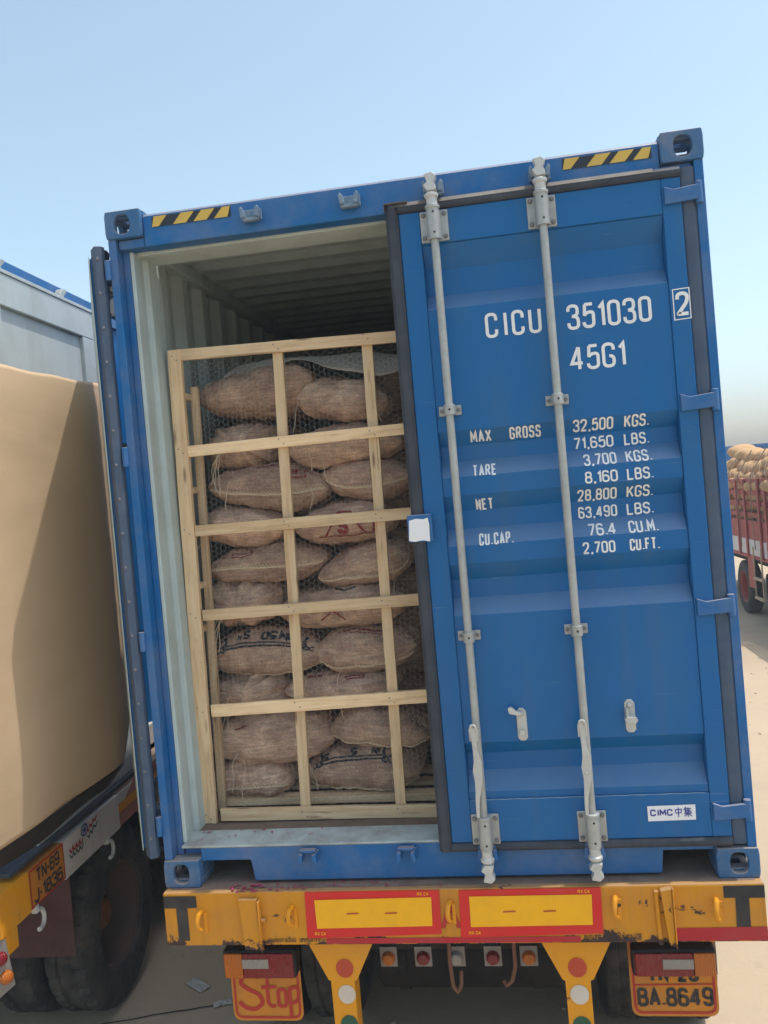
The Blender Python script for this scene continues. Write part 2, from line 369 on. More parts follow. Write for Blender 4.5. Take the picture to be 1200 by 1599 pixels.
# ------------------------------------------------------------------ stroke lettering
W_ = .5
GL = {
 '0': [(1, .25, [(0, 0), (.5, 0), (.5, 1), (0, 1)])], 'O': [(1, .25, [(0, 0), (.5, 0), (.5, 1), (0, 1)])],
 'C': [(0, .25, [(.5, .70), (.5, 1), (0, 1), (0, 0), (.5, 0), (.5, .30)])], 'I': [(0, 0, [(.1, 0), (.1, 1)])],
 'U': [(0, .25, [(0, 1), (0, 0), (.5, 0), (.5, 1)])], '1': [(0, 0, [(.02, .78), (.22, 1), (.22, 0)])],
 '2': [(0, .24, [(0, .72), (0, 1), (.5, 1), (.5, .6), (.02, .02), (.03, 0), (.52, 0)])],
 '3': [(0, .2, [(0, .76), (0, 1), (.48, 1), (.48, .53), (.2, .53)]), (0, .22, [(.18, .53), (.5, .53), (.5, 0), (0, 0), (0, .25)])],
 '4': [(0, 0, [(.38, 0), (.38, 1)]), (0, 0, [(.36, 1), (0, .27), (.54, .27)])],
 '5': [(0, .2, [(.48, 1), (.07, 1)]), (0, 0, [(.08, 1), (.045, .50)]), (0, .22, [(.03, .50), (.12, .63), (.5, .66), (.5, 0), (0, 0), (0, .22)])],
 '6': [(0, .23, [(.46, .8), (.46, 1), (0, 1), (0, 0), (.5, 0), (.5, .57), (.02, .57)])],
 '7': [(0, .02, [(0, 1), (.5, 1), (.16, 0)])],
 '8': [(1, .2, [(.03, .53), (.47, .53), (.47, 1), (.03, 1)]), (1, .23, [(0, 0), (.5, 0), (.5, .53), (0, .53)])],
 '9': [(0, .23, [(.04, .2), (.04, 0), (.5, 0), (.5, 1), (0, 1), (0, .43), (.48, .43)])],
 'G': [(0, .25, [(.5, .72), (.5, 1), (0, 1), (0, 0), (.5, 0), (.5, .46), (.28, .46)])],
 'M': [(0, 0, [(0, 0), (.02, 1), (.3, .3), (.58, 1), (.6, 0)])], 'A': [(0, 0, [(0, 0), (.26, 1), (.52, 0)]), (0, 0, [(.08, .3), (.44, .3)])],
 'X': [(0, 0, [(0, 0), (.5, 1)]), (0, 0, [(.5, 0), (0, 1)])], 'R': [(0, .2, [(0, 0), (0, 1), (.48, 1), (.48, .5), (.02, .5)]), (0, 0, [(.26, .5), (.52, 0)])],
 'S': [(0, .24, [(.48, .76), (.48, 1), (.02, 1), (.02, .54), (.5, .50), (.5, 0), (0, 0), (0, .24)])],
 'T': [(0, 0, [(0, 1), (.54, 1)]), (0, 0, [(.27, 1), (.27, 0)])], 'E': [(0, 0, [(.46, 1), (0, 1), (0, 0), (.48, 0)]), (0, 0, [(0, .53), (.4, .53)])],
 'N': [(0, 0, [(0, 0), (0, 1), (.5, 0), (.5, 1)])], 'P': [(0, .22, [(0, 0), (0, 1), (.5, 1), (.5, .45), (.02, .45)])],
 'K': [(0, 0, [(0, 0), (0, 1)]), (0, 0, [(.5, 1), (.03, .42)]), (0, 0, [(.18, .6), (.52, 0)])], 'L': [(0, 0, [(0, 1), (0, 0), (.46, 0)])],
 'B': [(0, 0, [(0, 0), (0, 1)]), (0, .2, [(0, 1), (.46, 1), (.46, .53), (0, .53)]), (0, .2, [(0, 0), (.5, 0), (.5, .53), (0, .53)])], 'F': [(0, 0, [(0, 0), (0, 1), (.46, 1)]), (0, 0, [(0, .53), (.38, .53)])],
 'J': [(0, .22, [(.42, 1), (.42, 0), (0, 0), (0, .22)])], '.': [(0, 0, [(.06, .0), (.06, .09)])], ',': [(0, 0, [(.1, .08), (.03, -.14)])], '-': [(0, 0, [(0, .48), (.2, .48)])],
 't': [(0, .12, [(.16, 1.05), (.16, 0), (.36, .06)]), (0, 0, [(0, .68), (.36, .72)])], 'o': [(1, .25, [(0, 0), (.46, 0), (.46, .62), (0, .62)])],
 'p': [(0, .22, [(.02, -.34), (.02, .62), (.5, .62), (.5, 0), (.05, .02)])], ' ': [], '~': [],
}
def rounded(pts, r, closed):
    if r <= 0: return [Vector(p) for p in pts]
    q = [Vector(p) for p in pts]; n = len(q); o = []
    for i, p in enumerate(q):
        if not closed and i in (0, n - 1): o.append(p); continue
        a, b = q[(i - 1) % n], q[(i + 1) % n]
        la, lb = (a - p).length, (b - p).length
        ka = .5 if (closed or (i > 1)) else .98; kb = .5 if (closed or (i < n - 2)) else .98
        k = min(r, la * ka, lb * kb)
        s0, s1 = p + (a - p) * (k / la), p + (b - p) * (k / lb)
        for j in range(6):
            t = j / 5; o.append(s0 * (1 - t) ** 2 + p * (2 * t * (1 - t)) + s1 * t * t)
    return o
def text(mb, s, x, z, h, fn, sw=.13, wd=1.0, gap=.26, jit=0, slope=0):
    """letters from strokes: fn(x, z, layer) gives the point in space; x, z is the lower left corner"""
    cx = x; rr = random.Random(s)
    for ch in s:
        g = GL.get(ch, []); mx = 0
        jz = rr.uniform(-jit, jit) * h; js = 1 + rr.uniform(-jit, jit)
        for li, (cl, r, pts) in enumerate(g):
            mx = max(mx, max(p[0] for p in pts))
            m = rounded([(p[0] * wd, p[1]) for p in pts], r, cl)
            ins = sw / 2
            m = [Vector((cx + p.x * h, z + jz + (cx - x) * slope + (ins + p.y * (1 - sw)) * h * js)) for p in m]
            d = []
            for p in m:
                if not d or (p - d[-1]).length > 1e-6: d.append(p)
            mb.ribbon(d, sw * h, (lambda a, b, l=li: fn(a, b, l)), bool(cl))
        cx += ((mx * wd + gap) if g else .36) * h
    return cx - gap * h

# ================================================================== GROUND
g = MB(); g.add([(-900, -900, GZ), (900, -900, GZ), (900, 900, GZ), (-900, 900, GZ)], [(0, 1, 2, 3)])
tag(g.build('ground', 'dusty_concrete', smooth=False, fix=False), kind='structure')
GROUND = bpy.data.objects['ground']
m = MB(); rq = random.Random(4); P = [(-2.2 + .06 * k, .93 + .018 * k * 1.0 + rq.uniform(-.006, .006)) for k in range(26)]
m.ribbon(P, .011, lambda a, b: (a, b, GZ + .004)); m.build('ground_crack', 'chassis_dark', GROUND, smooth=False, fix=False)
m = MB()
for k in range(420):
    x, y = rq.uniform(-2.0, 6.5), rq.uniform(-.6, 13); r_ = rq.uniform(.006, .022)
    m.lathe([(r_ * .3, 0), (r_, r_ * .25), (r_ * .8, r_ * .6), (r_ * .2, r_ * .8)], (x, y, GZ), 'z', 6)
tag(m.build('pebbles', 'dusty_concrete'), 'small pebbles scattered over the dusty yard', 'pebbles', kind='stuff')

# ================================================================== BLUE CONTAINER
HW, CH, CLEN = 1.219, 2.896, 12.192
box_c = empty('shipping_container')
tag(box_c, 'blue shipping container on the yellow trailer, one door open on a stack of sacks', 'container')

def casting(px, top, py, sx, ydir, parent, mat='casting_blue'):
    """hollow corner casting: px = outer x, sx = +1 when it extends towards +x, py = outer y, ydir = inwards"""
    Wd, Dp, Hh, t = .162, .178, .118, .028
    b = bmesh.new()
    me = bpy.data.meshes.new('corner_casting')
    m = MB()
    x0, x1 = sorted((px, px + sx * Wd)); y0, y1 = sorted((py, py + ydir * Dp)); z0, z1 = (CH - Hh, CH) if top else (0, Hh)
    # outer face plate with an oval hole, side plate with an oval hole, closed by plates
    def plate(org, ux, uz, w_, h_, n_, hole, rx, rz, off=(0, 0)):
        P0, P1 = [], []; N = 24
        def sq(a):
            c, s_ = math.cos(a), math.sin(a); k = min((w_ / 2) / abs(c) if abs(c) > 1e-6 else 9, (h_ / 2) / abs(s_) if abs(s_) > 1e-6 else 9)
            return c * k, s_ * k
        vs_ = []
        for d in (0, t):
            for k in range(N):
                a = math.tau * (k + .5) / N; u, v = sq(a); vs_.append(org + ux * u + uz * v + n_ * d)
            for k in range(N):
                a = math.tau * (k + .5) / N
                u, v = rx * abs(math.cos(a)) ** .7 * math.copysign(1, math.cos(a)) + off[0], rz * abs(math.sin(a)) ** .8 * math.copysign(1, math.sin(a)) + off[1]
                vs_.append(org + ux * u + uz * v + n_ * d)
        F = []
        for k in range(N):
            j = (k + 1) % N
            F += [(k, j, N + j, N + k), (2 * N + k, 3 * N + k, 3 * N + j, 2 * N + j), (N + k, N + j, 3 * N + j, 3 * N + k), (k, 2 * N + k, 2 * N + j, j)]
        m.add(vs_, F)
    X, Yv, Zv = Vector((1, 0, 0)), Vector((0, 1, 0)), Vector((0, 0, 1))
    cx, cy, cz = (x0 + x1) / 2, (y0 + y1) / 2, (z0 + z1) / 2
    plate(Vector((cx, py, cz)), X, Zv, Wd, Hh, Yv * ydir, True, .034, .040, (-sx * .004, 0))
    ly = (Dp - t) ; yy = (y0 + t if ydir > 0 else y0, y1 if ydir > 0 else y1 - t)
    plate(Vector((px, (yy[0] + yy[1]) / 2, cz)), Yv, Zv, ly, Hh - .001, X * sx, True, .034, .040)
    xa, xb = sorted((px + sx * t, px + sx * Wd))
    zt = (z1 - t, z1 - .0005); zb = (z0 + .0005, z0 + t)
    for z in (zb, zt):                       # top and bottom plate; the outer one has an opening towards the middle
        if (z is zt) == top:
            m.box(xa, xb, yy[0], yy[0] + .05, *z); m.box(xa, xb, yy[1] - .05, yy[1], *z)
            m.box(xa, xa + .03, yy[0] + .05, yy[1] - .05, *z); m.box(xb - .03, xb, yy[0] + .05, yy[1] - .05, *z)
        else:
            m.box(xa, xb, yy[0], yy[1], *z)
    if not top:
        e = t if sx > 0 else -t
        xi = px + sx * Wd
        m.box(min(xi, xi - sx * .012), max(xi, xi - sx * .012), yy[0], yy[1], z0 + t, z1 - t)
    else:
        xi = px + sx * Wd
        m.box(min(xi, xi - sx * .012), max(xi, xi - sx * .012), yy[0], yy[0] + .07, z0 + t, z1 - t)
    return m.build('corner_casting', mat, parent, bevel=.007, seg=3)
for top in (False, True):
    for sx in (1, -1):
        casting(-sx * HW, top, -.001, sx, 1, box_c)
        casting(-sx * HW, top, CLEN, sx, -1, box_c)

# --- corner posts (rear)
def rear_post(sx):                              # sx: +1 left post (extends to the right), -1 right post
    X = lambda d: -sx * HW + sx * d
    m = MB()
    def bx(a, b, y0, y1, z0=.118, z1=CH - .118):
        p, q = sorted((X(a), X(b))); m.box(p, q, y0, y1, z0, z1)
    bx(.006, .041, .006, .11); bx(.041, .072, .062, .112)
    return m.build('corner_post', 'blue_frame', box_c, bevel=.004)
rear_post(1); rear_post(-1)
m = MB()
for z0, z1 in ((.17, 2.735),):
    m.box(-1.205, -1.146, .1125, .126, z0, z1)
    m.ext([(-1.146, .06), (-1.128, .06), (-1.128, .13), (-1.140, .135), (-1.140, .175), (-1.118, .19), (-1.118, .30), (-1.15, .30)], 'z', z0, z1)
m.build('door_jamb', 'pale_interior', box_c, bevel=.004)
# --- header and sill
m = MB()
m.ext([(.02, 2.735), (.02, 2.862), (.03, 2.874), (.30, 2.874), (.30, 2.80), (.10, 2.80), (.10, 2.735)], 'x', -HW + .162, HW - .162)
for a_, b_ in ((-1.175, -1.0575), (1.0575, 1.175)): m.box(a_, b_, .024, .1, 2.737, 2.776)
m.build('door_header', 'blue_frame', box_c, bevel=.006)
m = MB(); m.box(-1.15, 1.15, .101, .28, 2.725, 2.7995)
m.build('header_lining', 'pale_interior', box_c, bevel=.005)
m = MB()
# sill with fork-lift style pockets near both castings
m.ext([(-1.057, .125), (-1.057, .102), (-.838, .102), (-.825, .012), (.853, .012), (.863, .102), (1.057, .102), (1.057, .125), (1.057, .158), (-1.057, .158)], 'y', .03, .075)
m.box(-1.145, 1.145, .075, .14, .10, .157)
m.build('door_sill', 'blue_frame', box_c, bevel=.004)
m = MB(); m.ext([(.028, .158), (.028, .168), (.16, .180), (.17, .180), (.17, .158)], 'x', -1.142, 1.142)
m.build('sill_plate', 'pale_sill', box_c, bevel=.003)
m = MB(); m.box(-1.16, 1.16, .17, CLEN - .1, .128, .172)
m.build('floor', 'plywood_floor', box_c)
# --- corrugated walls and roof, outside blue, inside pale
def corr_profile(a0, a1, pitch=.278, depth=.036):
    o = []; a = a0
    while a < a1:
        for d, h in ((0, 0), (.072, 0), (.140, depth), (.210, depth)):
            if a + d < a1: o.append((a + d, h))
        a += pitch
    o.append((a1, 0)); return o
for sx in (1, -1):
    m = MB(); pr = corr_profile(.30, CLEN - .1)
    for k, off in ((0, 0), (1, .004)):
        m.cur = k
        xs = lambda h: -sx * (HW - .012 - .0) + sx * (h + off)
        P = []; F = []
        for i, (y, h) in enumerate(pr):
            P += [(xs(h), y, .16), (xs(h), y, 2.80)]
            if i: F.append((2 * i - 2, 2 * i, 2 * i + 1, 2 * i - 1))
        m.add(P, F)
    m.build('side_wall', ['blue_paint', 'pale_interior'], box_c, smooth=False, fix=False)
    m = MB(); m.box(*sorted((-sx * HW, -sx * (HW - .06))), .18, CLEN - .18, 2.80, 2.866)
    m.box(*sorted((-sx * HW, -sx * (HW - .05))), .18, CLEN - .18, .03, .16)
    m.build('side_rail', 'blue_frame', box_c, bevel=.004)
m = MB(); pr = corr_profile(.30, CLEN - .1, .209, .022)
for k, off in ((0, 0), (1, -.004)):
    m.cur = k; P = []; F = []
    for i, (y, h) in enumerate(pr):
        P += [(-HW + .05, y, 2.868 - h + off), (HW - .05, y, 2.868 - h + off)]
        if i: F.append((2 * i - 2, 2 * i, 2 * i + 1, 2 * i - 1))
    m.add(P, F)
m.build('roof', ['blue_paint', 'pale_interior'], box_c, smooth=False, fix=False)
m = MB()
for sx in (-1, 1):
    m.box(*sorted((sx * 1.158, sx * 1.13)), .301, CLEN - .1, 2.782, 2.8445); m.box(*sorted((sx * 1.2, sx * 1.1582)), .301, CLEN - .1, 2.782, 2.7995)
m.build('roof_trim', 'pale_interior', box_c, bevel=.006)
m = MB(); m.cur = 0; m.box(-1.2, 1.2, CLEN - .1, CLEN - .02, .03, 2.87)
m.build('front_wall', 'pale_interior', box_c)
# --- hazard tapes on the header
def tape(x0, x1, z0, z1):
    m = MB(); y = .0165
    m.cur = 0; m.add([(x0, y, z0), (x1, y, z0), (x1, y, z1), (x0, y, z1)], [(0, 1, 2, 3)])
    m.cur = 1; n = 4; p = (x1 - x0) / 3.75; s_ = .038; w2 = .058
    for k in range(n):
        a = x0 + k * p * .98 - (.03 if k == 0 else .0) + .002
        q = [(a, z0), (a + w2, z0), (a + w2 + s_, z1), (a + s_, z1)]
        q = [(min(max(px, x0), x1), pz) for px, pz in q]
        m.add([(px, y - .0015, pz) for px, pz in q], [(0, 1, 2, 3)])
    m.build('hazard_tape', ['hazard_black', 'hazard_yellow'], box_c, smooth=False, fix=False)
tape(-1.014, -.668, 2.812, 2.855); tape(.690, 1.028, 2.811, 2.853)
# --- cam keepers
def keeper(x, z, up):
    m = MB(); s_ = 1 if up else -1
    m.box(x - .042, x + .042, .012 - .004, .0195, z - .022, z + .022)
    for sx in (-1, 1):
        m.ext([(x + sx * .020, z - .018 * s_), (x + sx * .036, z - .022 * s_), (x + sx * .042, z + .016 * s_), (x + sx * .034, z + .026 * s_), (x + sx * .022, z + .012 * s_)], 'y', -.034, .008)
    m.box(x - .034, x + .034, -.02, .008, z - .026 * s_ - .005, z - .026 * s_ + .008)
    return m.build('cam_keeper', 'keeper_steel' if up else 'blue_frame', box_c, bevel=.003)
for x in (-.577, -.162, .178, .598): keeper(x, 2.803, True)
for x in (-.574, -.160, .172, .594): keeper(x, .124, False).data.materials[0] = MATS['blue_frame']

# --- doors (local: hinge at x = 0, the leaf runs to x = 1.21, outer face at y = 0, inner face at +y)
RECESS = [(2.58, 2.492, 2.387, 2.324), (1.834, 1.773, 1.712, 1.648), (1.574, 1.51, 1.436, 1.37), (1.296, 1.229, 1.154, 1.088), (.57, .513, .443, .37)]
def door_y(z):
    for a, b, c, d in RECESS:
        if d <= z <= a:
            if z > b: t = (a - z) / (a - b)
            elif z > c: t = 1
            else: t = (z - d) / (c - d)
            return .008 + .052 * t
    return .008
HX = 1.192                                      # |x| of the hinge line
def door(sx, loc, rz, full):
    """sx = -1: right door (leaf runs towards -x), +1: left door"""
    X = lambda s_: sx * s_
    def bx(m, a, b, *r): m.box(*sorted((X(a), X(b))), *r)
    root = MB()                                  # the leaf frame itself is the part
    for a, b, z0, z1 in ((.0695, .142, .165, 2.72), (1.077, 1.162, .165, 2.72), (.142, 1.077, 2.585, 2.72), (.142, 1.077, .165, .338)):
        bx(root, a, b, .0, .0675, z0, z1)
    root.box(*sorted((X(.142), X(1.077))), .0085, .02, 2.338, 2.5) if False else None
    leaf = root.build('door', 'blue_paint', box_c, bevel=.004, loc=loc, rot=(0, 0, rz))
    m = MB(); z = [2.585]
    pr = [(door_y(2.585), 2.585)]
    for a, b, c, d in RECESS: pr += [(.008, a), (.060, b), (.060, c), (.008, d)]
    pr.append((.008, .338))
    m.ext(pr + [(.066, .338), (.066, 2.585)], 'x', *sorted((X(.142), X(1.077))))
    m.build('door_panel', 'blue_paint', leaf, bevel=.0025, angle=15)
    m = MB(); bx(m, .06, 1.17, .0685, .0725, .16, 2.725); m.build('door_lining', 'pale_interior', leaf)
    # rubber gasket: a black body with a lip
    m = MB()
    def strip(a, b, z0, z1, y0=-.012, y1=.064): bx(m, a, b, y0, y1, z0, z1)
    m.ext([(X(1.1625), -.006), (X(1.175), -.016), (X(1.200), -.016), (X(1.214), .0), (X(1.214), .05), (X(1.1625), .062)], 'z', .132, 2.758)
    m.ext([(-.006, 2.7205), (-.016, 2.73), (-.016, 2.744), (-.004, 2.758), (.05, 2.758), (.062, 2.7205)], 'x', *sorted((X(.0695), X(1.163))))
    m.ext([(-.006, .1645), (-.014, .155), (-.014, .142), (-.004, .130), (.05, .130), (.062, .1645)], 'x', *sorted((X(.0695), X(1.163))))
    m.build('door_gasket', 'rubber', leaf, bevel=.003); m = MB()
    m.ext([(X(.0685), .010), (X(.058), .004), (X(.026), .004), (X(.010), .016), (X(.010), .046), (X(.0685), .060)], 'z', .132, 2.756)
    m.build('hinge_gasket', 'rubber_grey', leaf, bevel=.003)
    m = MB(); m.ext([(-.0175, 2.745), (-.005, 2.7625), (.03, 2.7625), (.03, 2.7585), (-.004, 2.7585), (-.0165, 2.744)], 'x', *sorted((X(.17), X(1.19))))
    m.ext([(X(1.12), 2.7630), (X(1.216), 2.7630), (X(1.216), 2.735), (X(1.2145), 2.735), (X(1.2145), 2.7595), (X(1.12), 2.7595)], 'y', -.022, .03)
    m.build('gasket_lip', 'rubber_lip', leaf)
    if not full:
        for k in range(18):
            z = .22 + k * .146
            for yy in (.024,):
                q = MB(); q.lathe([(.0065, 0), (.0065, .002), (.004, .004)], (0, 0, 0), 'x', 10)
                o = q.build('rivet', 'rivet_dull', leaf, loc=(X(.010), yy + .012, z), rot=(0, 0, math.pi if sx > 0 else 0))
    # hinges
    for zc in (2.65, 1.857, 1.066, .268):
        m = MB()
        m.ext([(X(.135), zc - .034), (X(.02), zc - .028), (X(.0), zc - .028), (X(.0), zc + .028), (X(.02), zc + .028), (X(.10), zc + .020), (X(.135), zc + .034)], 'y', -.018, -.002)
        m.tube([(X(.006), -.004, zc - .042), (X(.006), -.004, zc + .042)], .014, 12)
        m.build('hinge', 'blue_frame', leaf, bevel=.003)
    # lock rods, brackets, cams, handles
    for s_ in ((1.020, .598) if full else (.24, .66)):
        x = X(s_); y = -.050
        m = MB(); m.tube([(x, y, .20), (x, y, 2.66)], .0158, 16)
        m.build('lock_rod', 'galvanised', leaf)
        for zc, up in ((2.652, 1), (.222, 0)):
            m = MB(); m.box(x - .056, x + .056, -.010, -.001, zc - .062, zc + .062)
            m.build('rod_bracket', 'galvanised', leaf, bevel=.004)
            m = MB(); m.lathe([(.026, -.065), (.026, .055), (.029, .056), (.029, .068), (.024, .07)], (x, y, zc), 'z', 20)
            m.box(x - .026, x + .026, y, -.0095, zc - .055, zc + .055)
            m.build('rod_sleeve', 'galvanised', leaf, bevel=.002)
            for dx in (-.042, .042):
                for dz in (-.045, .045):
                    q = MB(); q.lathe([(.009, .004), (.009, -.004), (.006, -.008)], (x + dx, -.011, zc + dz), 'y', 10); q.build('bolt', 'bolt_steel', leaf)
            for dz in (-.042, .038):
                q = MB(); q.lathe([(.0045, .002), (.0045, -.001)], (x + .003, y - .026, zc + dz), 'y', 8); q.build('sleeve_hole', 'black_plastic', leaf)
            d = 1 if up else -1; zb = zc + d * .066
            m = MB(); m.lathe([(.0215, zb), (.0215, zb + d * .030), (.028, zb + d * .036), (.028, zb + d * .046), (.016, zb + d * .056), (.016, zb + d * .085)], (x, y, 0), 'z', 16)
            m.ext([(x - .012, zb + d * .055), (x + .024, zb + d * .058), (x + .020, zb + d * .075), (x + .014, zb + d * .085), (x + .026, zb + d * .112), (x + .010, zb + d * .128), (x - .022, zb + d * .122), (x - .012, zb + d * .092), (x - .028, zb + d * .078)], 'y', y - .024, y + .020)
            m.build('cam_head', 'zinc_white', leaf, bevel=.0025)
        for zc in (1.915, 1.010):
            m = MB(); m.box(x - .045, x + .045, -.006, -.001, zc - .020, zc + .020)
            m.build('rod_guide', 'galvanised', leaf, bevel=.003)
            m = MB(); m.lathe([(.0225, -.021), (.0225, .021)], (x, y, zc), 'z', 18); m.box(x - .0225, x + .0225, y, -.0055, zc - .019, zc + .019); m.build('rod_clamp', 'galvanised', leaf, bevel=.002)
            for dx in (-.034, .034):
                q = MB(); q.lathe([(.0075, .0), (.0075, -.004), (.005, -.006)], (x + dx, -.0065, zc), 'y', 10); q.build('bolt', 'bolt_steel', leaf)
            q = MB(); q.lathe([(.0045, .002), (.0045, -.001)], (x + .002, y - .0225, zc), 'y', 8); q.build('sleeve_hole', 'black_plastic', leaf)
        # handle: flat twisted bar hanging beside the rod
        m = MB(); zz = [.655, .64, .60, .56, .52, .48, .44, .40, .36, .32, .295]
        oxs = [0, 0, .000, .002, .008, .004, .006, .000, -.006, -.008, -.008]; ws = [.007, .012, .010, .010, .016, .019, .016, .011, .008, .007, .006]
        dx0 = -.012
        P = []; F = []
        for k, (z_, o_, w2) in enumerate(zip(zz, oxs, ws)):
            tw = .25 * math.sin(k * .9)
            for (a, b_) in ((-w2, -.004), (w2, -.004), (w2, .004), (-w2, .004)):
                P.append((x + dx0 + o_ + a * math.cos(tw) - b_ * math.sin(tw), y - .026 + a * math.sin(tw) + b_ * math.cos(tw), z_))
            if k: F += [(4 * k - 4 + j, 4 * k - 4 + (j + 1) % 4, 4 * k + (j + 1) % 4, 4 * k + j) for j in range(4)]
        F += [(0, 1, 2, 3), tuple(4 * (len(zz) - 1) + j for j in (3, 2, 1, 0))]
        m.add(P, F)
        for q_ in (-.013, .013): m.tube([(x + dx0 + q_, y - .018, .60), (x + dx0 + q_, y - .030, .648), (x + dx0 + q_ * .6, y - .034, .664), (x + dx0, y - .034, .668)], .0055, 8)
        m.box(x - .006, x + .006, y - .026, y - .010, .625, .640)
        m.lathe([(.005, 0), (.005, -.008)], (x + dx0 + .004, y - .030, .46), 'y', 8)
        m.build('handle', 'zinc_white', leaf, bevel=.0015)
    if full:
        for xc, zc, hook in ((.352, .638, 1), (.775, .652, 0)):
            x = xc - loc[0]
            m = MB(); w2 = .020; h2 = .066
            m.ext([(x - w2, zc - h2 + .012), (x - w2 + .010, zc - h2), (x + w2 - .010, zc - h2), (x + w2, zc - h2 + .012), (x + w2, zc + h2 - .014), (x + .008, zc + h2), (x - .008, zc + h2), (x - w2, zc + h2 - .014)], 'y', .002, .0095)
            m.lathe([(.011, .002), (.011, -.006), (.006, -.010)], (x, 0, zc + h2 - .022), 'y', 12)
            if hook:
                m.ext([(x - .048, zc + .052), (x - .004, zc + .040), (x + .004, zc + .054), (x - .02, zc + .062), (x - .036, zc + .078), (x - .052, zc + .074)], 'y', -.03, -.008)
                m.box(x - .012, x + .010, -.010, .002, zc - .045, zc - .020)
            else:
                m.ext([(x - .026, zc - .006), (x - .018, zc - .020), (x + .014, zc - .024), (x + .026, zc - .010), (x + .018, zc + .004), (x - .016, zc + .006)], 'y', -.036, .002)
                m.box(x - .018, x - .008, -.03, .002, zc, zc + .035)
            m.build('handle_catch', 'zinc_white', leaf, bevel=.003)
    return leaf
dr = door(-1, (HX, -.001, 0), 0, True)
dl = door(1, (-HX - .030, -.004, 0), R(116.5), False)

# --- lettering on the closed door (door-local coordinates)
def on_door(a, b, l=0): return (a - HX, door_y(b) - .0022 - .0004 * l, b)
def on_stile(a, b, l=0): return (a - HX, -.0022 - .0004 * l, b)
def words(name, items, sw=.14, wd=.92, fn=on_door, mat='white_marking', gap=.27):
    m = MB()
    for s_, x, z, h in items: text(m, s_, x, z, h, fn, sw, wd, gap)
    return m.build(name, mat, dr, smooth=False, fix=False)
def span(s_, wd, gap):                         # width in letter heights
    t = 0
    for ch in s_:
        g_ = GL.get(ch, []); mx = max([p[0] for _, _, q in g_ for p in q], default=0)
        t += (mx * wd + gap) if g_ else .36
    return t - gap
def fit(s_, x0, x1, z, h, gap=.27):            # choose the letter width so that the word spans x0..x1
    lo, hi = .4, 1.6
    for _ in range(30):
        md = (lo + hi) / 2
        if span(s_, md, gap) * h < x1 - x0: lo = md
        else: hi = md
    return (s_, x0, z, h, lo)
def wfit(name, rows, sw=.14, fn=on_door, mat='white_marking', gap=.27, parent=None):
    for r in rows:
        m = MB(); s_, x, z, h, wd = fit(*r, gap); text(m, s_, x, z, h, fn, sw, wd, gap)
        m.build(name, mat, parent or dr, smooth=False, fix=False)
wfit('owner_code', [('CICU', .345, .553, 2.187, .100)], .125, gap=.30)
wfit('serial_number', [('351030', .664, .974, 2.183, .100)], .125, gap=.22)
wfit('type_code', [('45G1', .663, .863, 2.022, .098)], .125, gap=.22)
m = MB(); text(m, '2', 1.076, 2.190, .092, on_stile, .15, .80)
m.build('check_digit', 'white_marking', dr, smooth=False, fix=False)
m = MB(); m.ribbon([(1.0615, 2.176), (1.1225, 2.178), (1.1225, 2.294), (1.0615, 2.292)], .004, on_stile, True)
m.build('check_digit_box', 'white_marking', dr, smooth=False, fix=False)
H1 = .047
wfit('capacity_captions', [('MAX', .245, .322, 1.781, H1), ('GROSS', .402, .519, 1.781, H1), ('TARE', .243, .332, 1.644, H1), ('NET', .244, .307, 1.507, H1), ('CU.CAP.', .246, .377, 1.366, H1)], .15, gap=.24)
rows = []
for k, (v_, x0, u_) in enumerate([('32,500', .652, 'KGS.'), ('71,650', .651, 'LBS.'), ('3,700', .682, 'KGS.'), ('8,160', .680, 'LBS.'), ('28,800', .648, 'KGS.'), ('63,490', .647, 'LBS.'), ('76.4', .676, 'CU.M.'), ('2,700', .650, 'CU.FT.')]):
    z = 1.785 - k * .0692
    x1 = .801 - .0018 * k - (.012 if k == 6 else 0) - (.02 if k == 7 else 0) + (.004 if k in (2, 3) else 0)
    rows += [(v_, x0, x1, z, H1), (u_, .850 - .0028 * k, (.938 if k < 6 else .945) - .0012 * k, z, H1)]
wfit('capacity_figures', rows, .15, gap=.22)
m = MB(); m.ribbon([(.125 + .0233 * k, .3395 + .0012 * math.sin(k * 1.9)) for k in range(40)], .0026, lambda a, b: (a - HX, -.0012, b)); m.build('weld_seam', 'scuff', dr, smooth=False, fix=False)
# --- maker's sticker
m = MB(); P = [(.811, .233), (.992, .235), (.993, .295), (.811, .293)]
m.add([on_stile(a, b) for a, b in P], [(0, 1, 2, 3)])
st = m.build('sticker', 'sticker_white', dr, smooth=False, fix=False)
m = MB(); f2 = lambda a, b, l=0: (a - HX, -.0034 - .0003 * l, b)
s_, x, z, h, wd = fit('CIMC', .823, .903, .253, .027, .30); text(m, s_, x, z, h, f2, .20, wd, .30)
def hz(x0, z0, w2, h2, strokes):
    for k, p in enumerate(strokes): m.ribbon([(x0 + a * w2, z0 + b * h2) for a, b in p], .0036, (lambda a, b, l=k: f2(a, b, l)))
hz(.915, .251, .026, .032, [[(.08, .38), (.05, .78), (.95, .84), (.88, .42), (.1, .36)], [(.5, 1.05), (.48, -.1)]])
hz(.948, .251, .030, .034, [[(.3, 1.05), (.0, .7)], [(.2, .85), (.2, .4)], [(.2, .82), (.95, .85)], [(.55, 1.0), (.55, .45)], [(.2, .64), (.85, .66)], [(.2, .46), (.98, .48)], [(.0, .3), (1.0, .34)], [(.5, .44), (.5, -.1)], [(.48, .28), (.05, -.02)], [(.54, .28), (.98, -.02)]])
m.build('sticker_lettering', 'logo_blue', dr, smooth=False, fix=False)
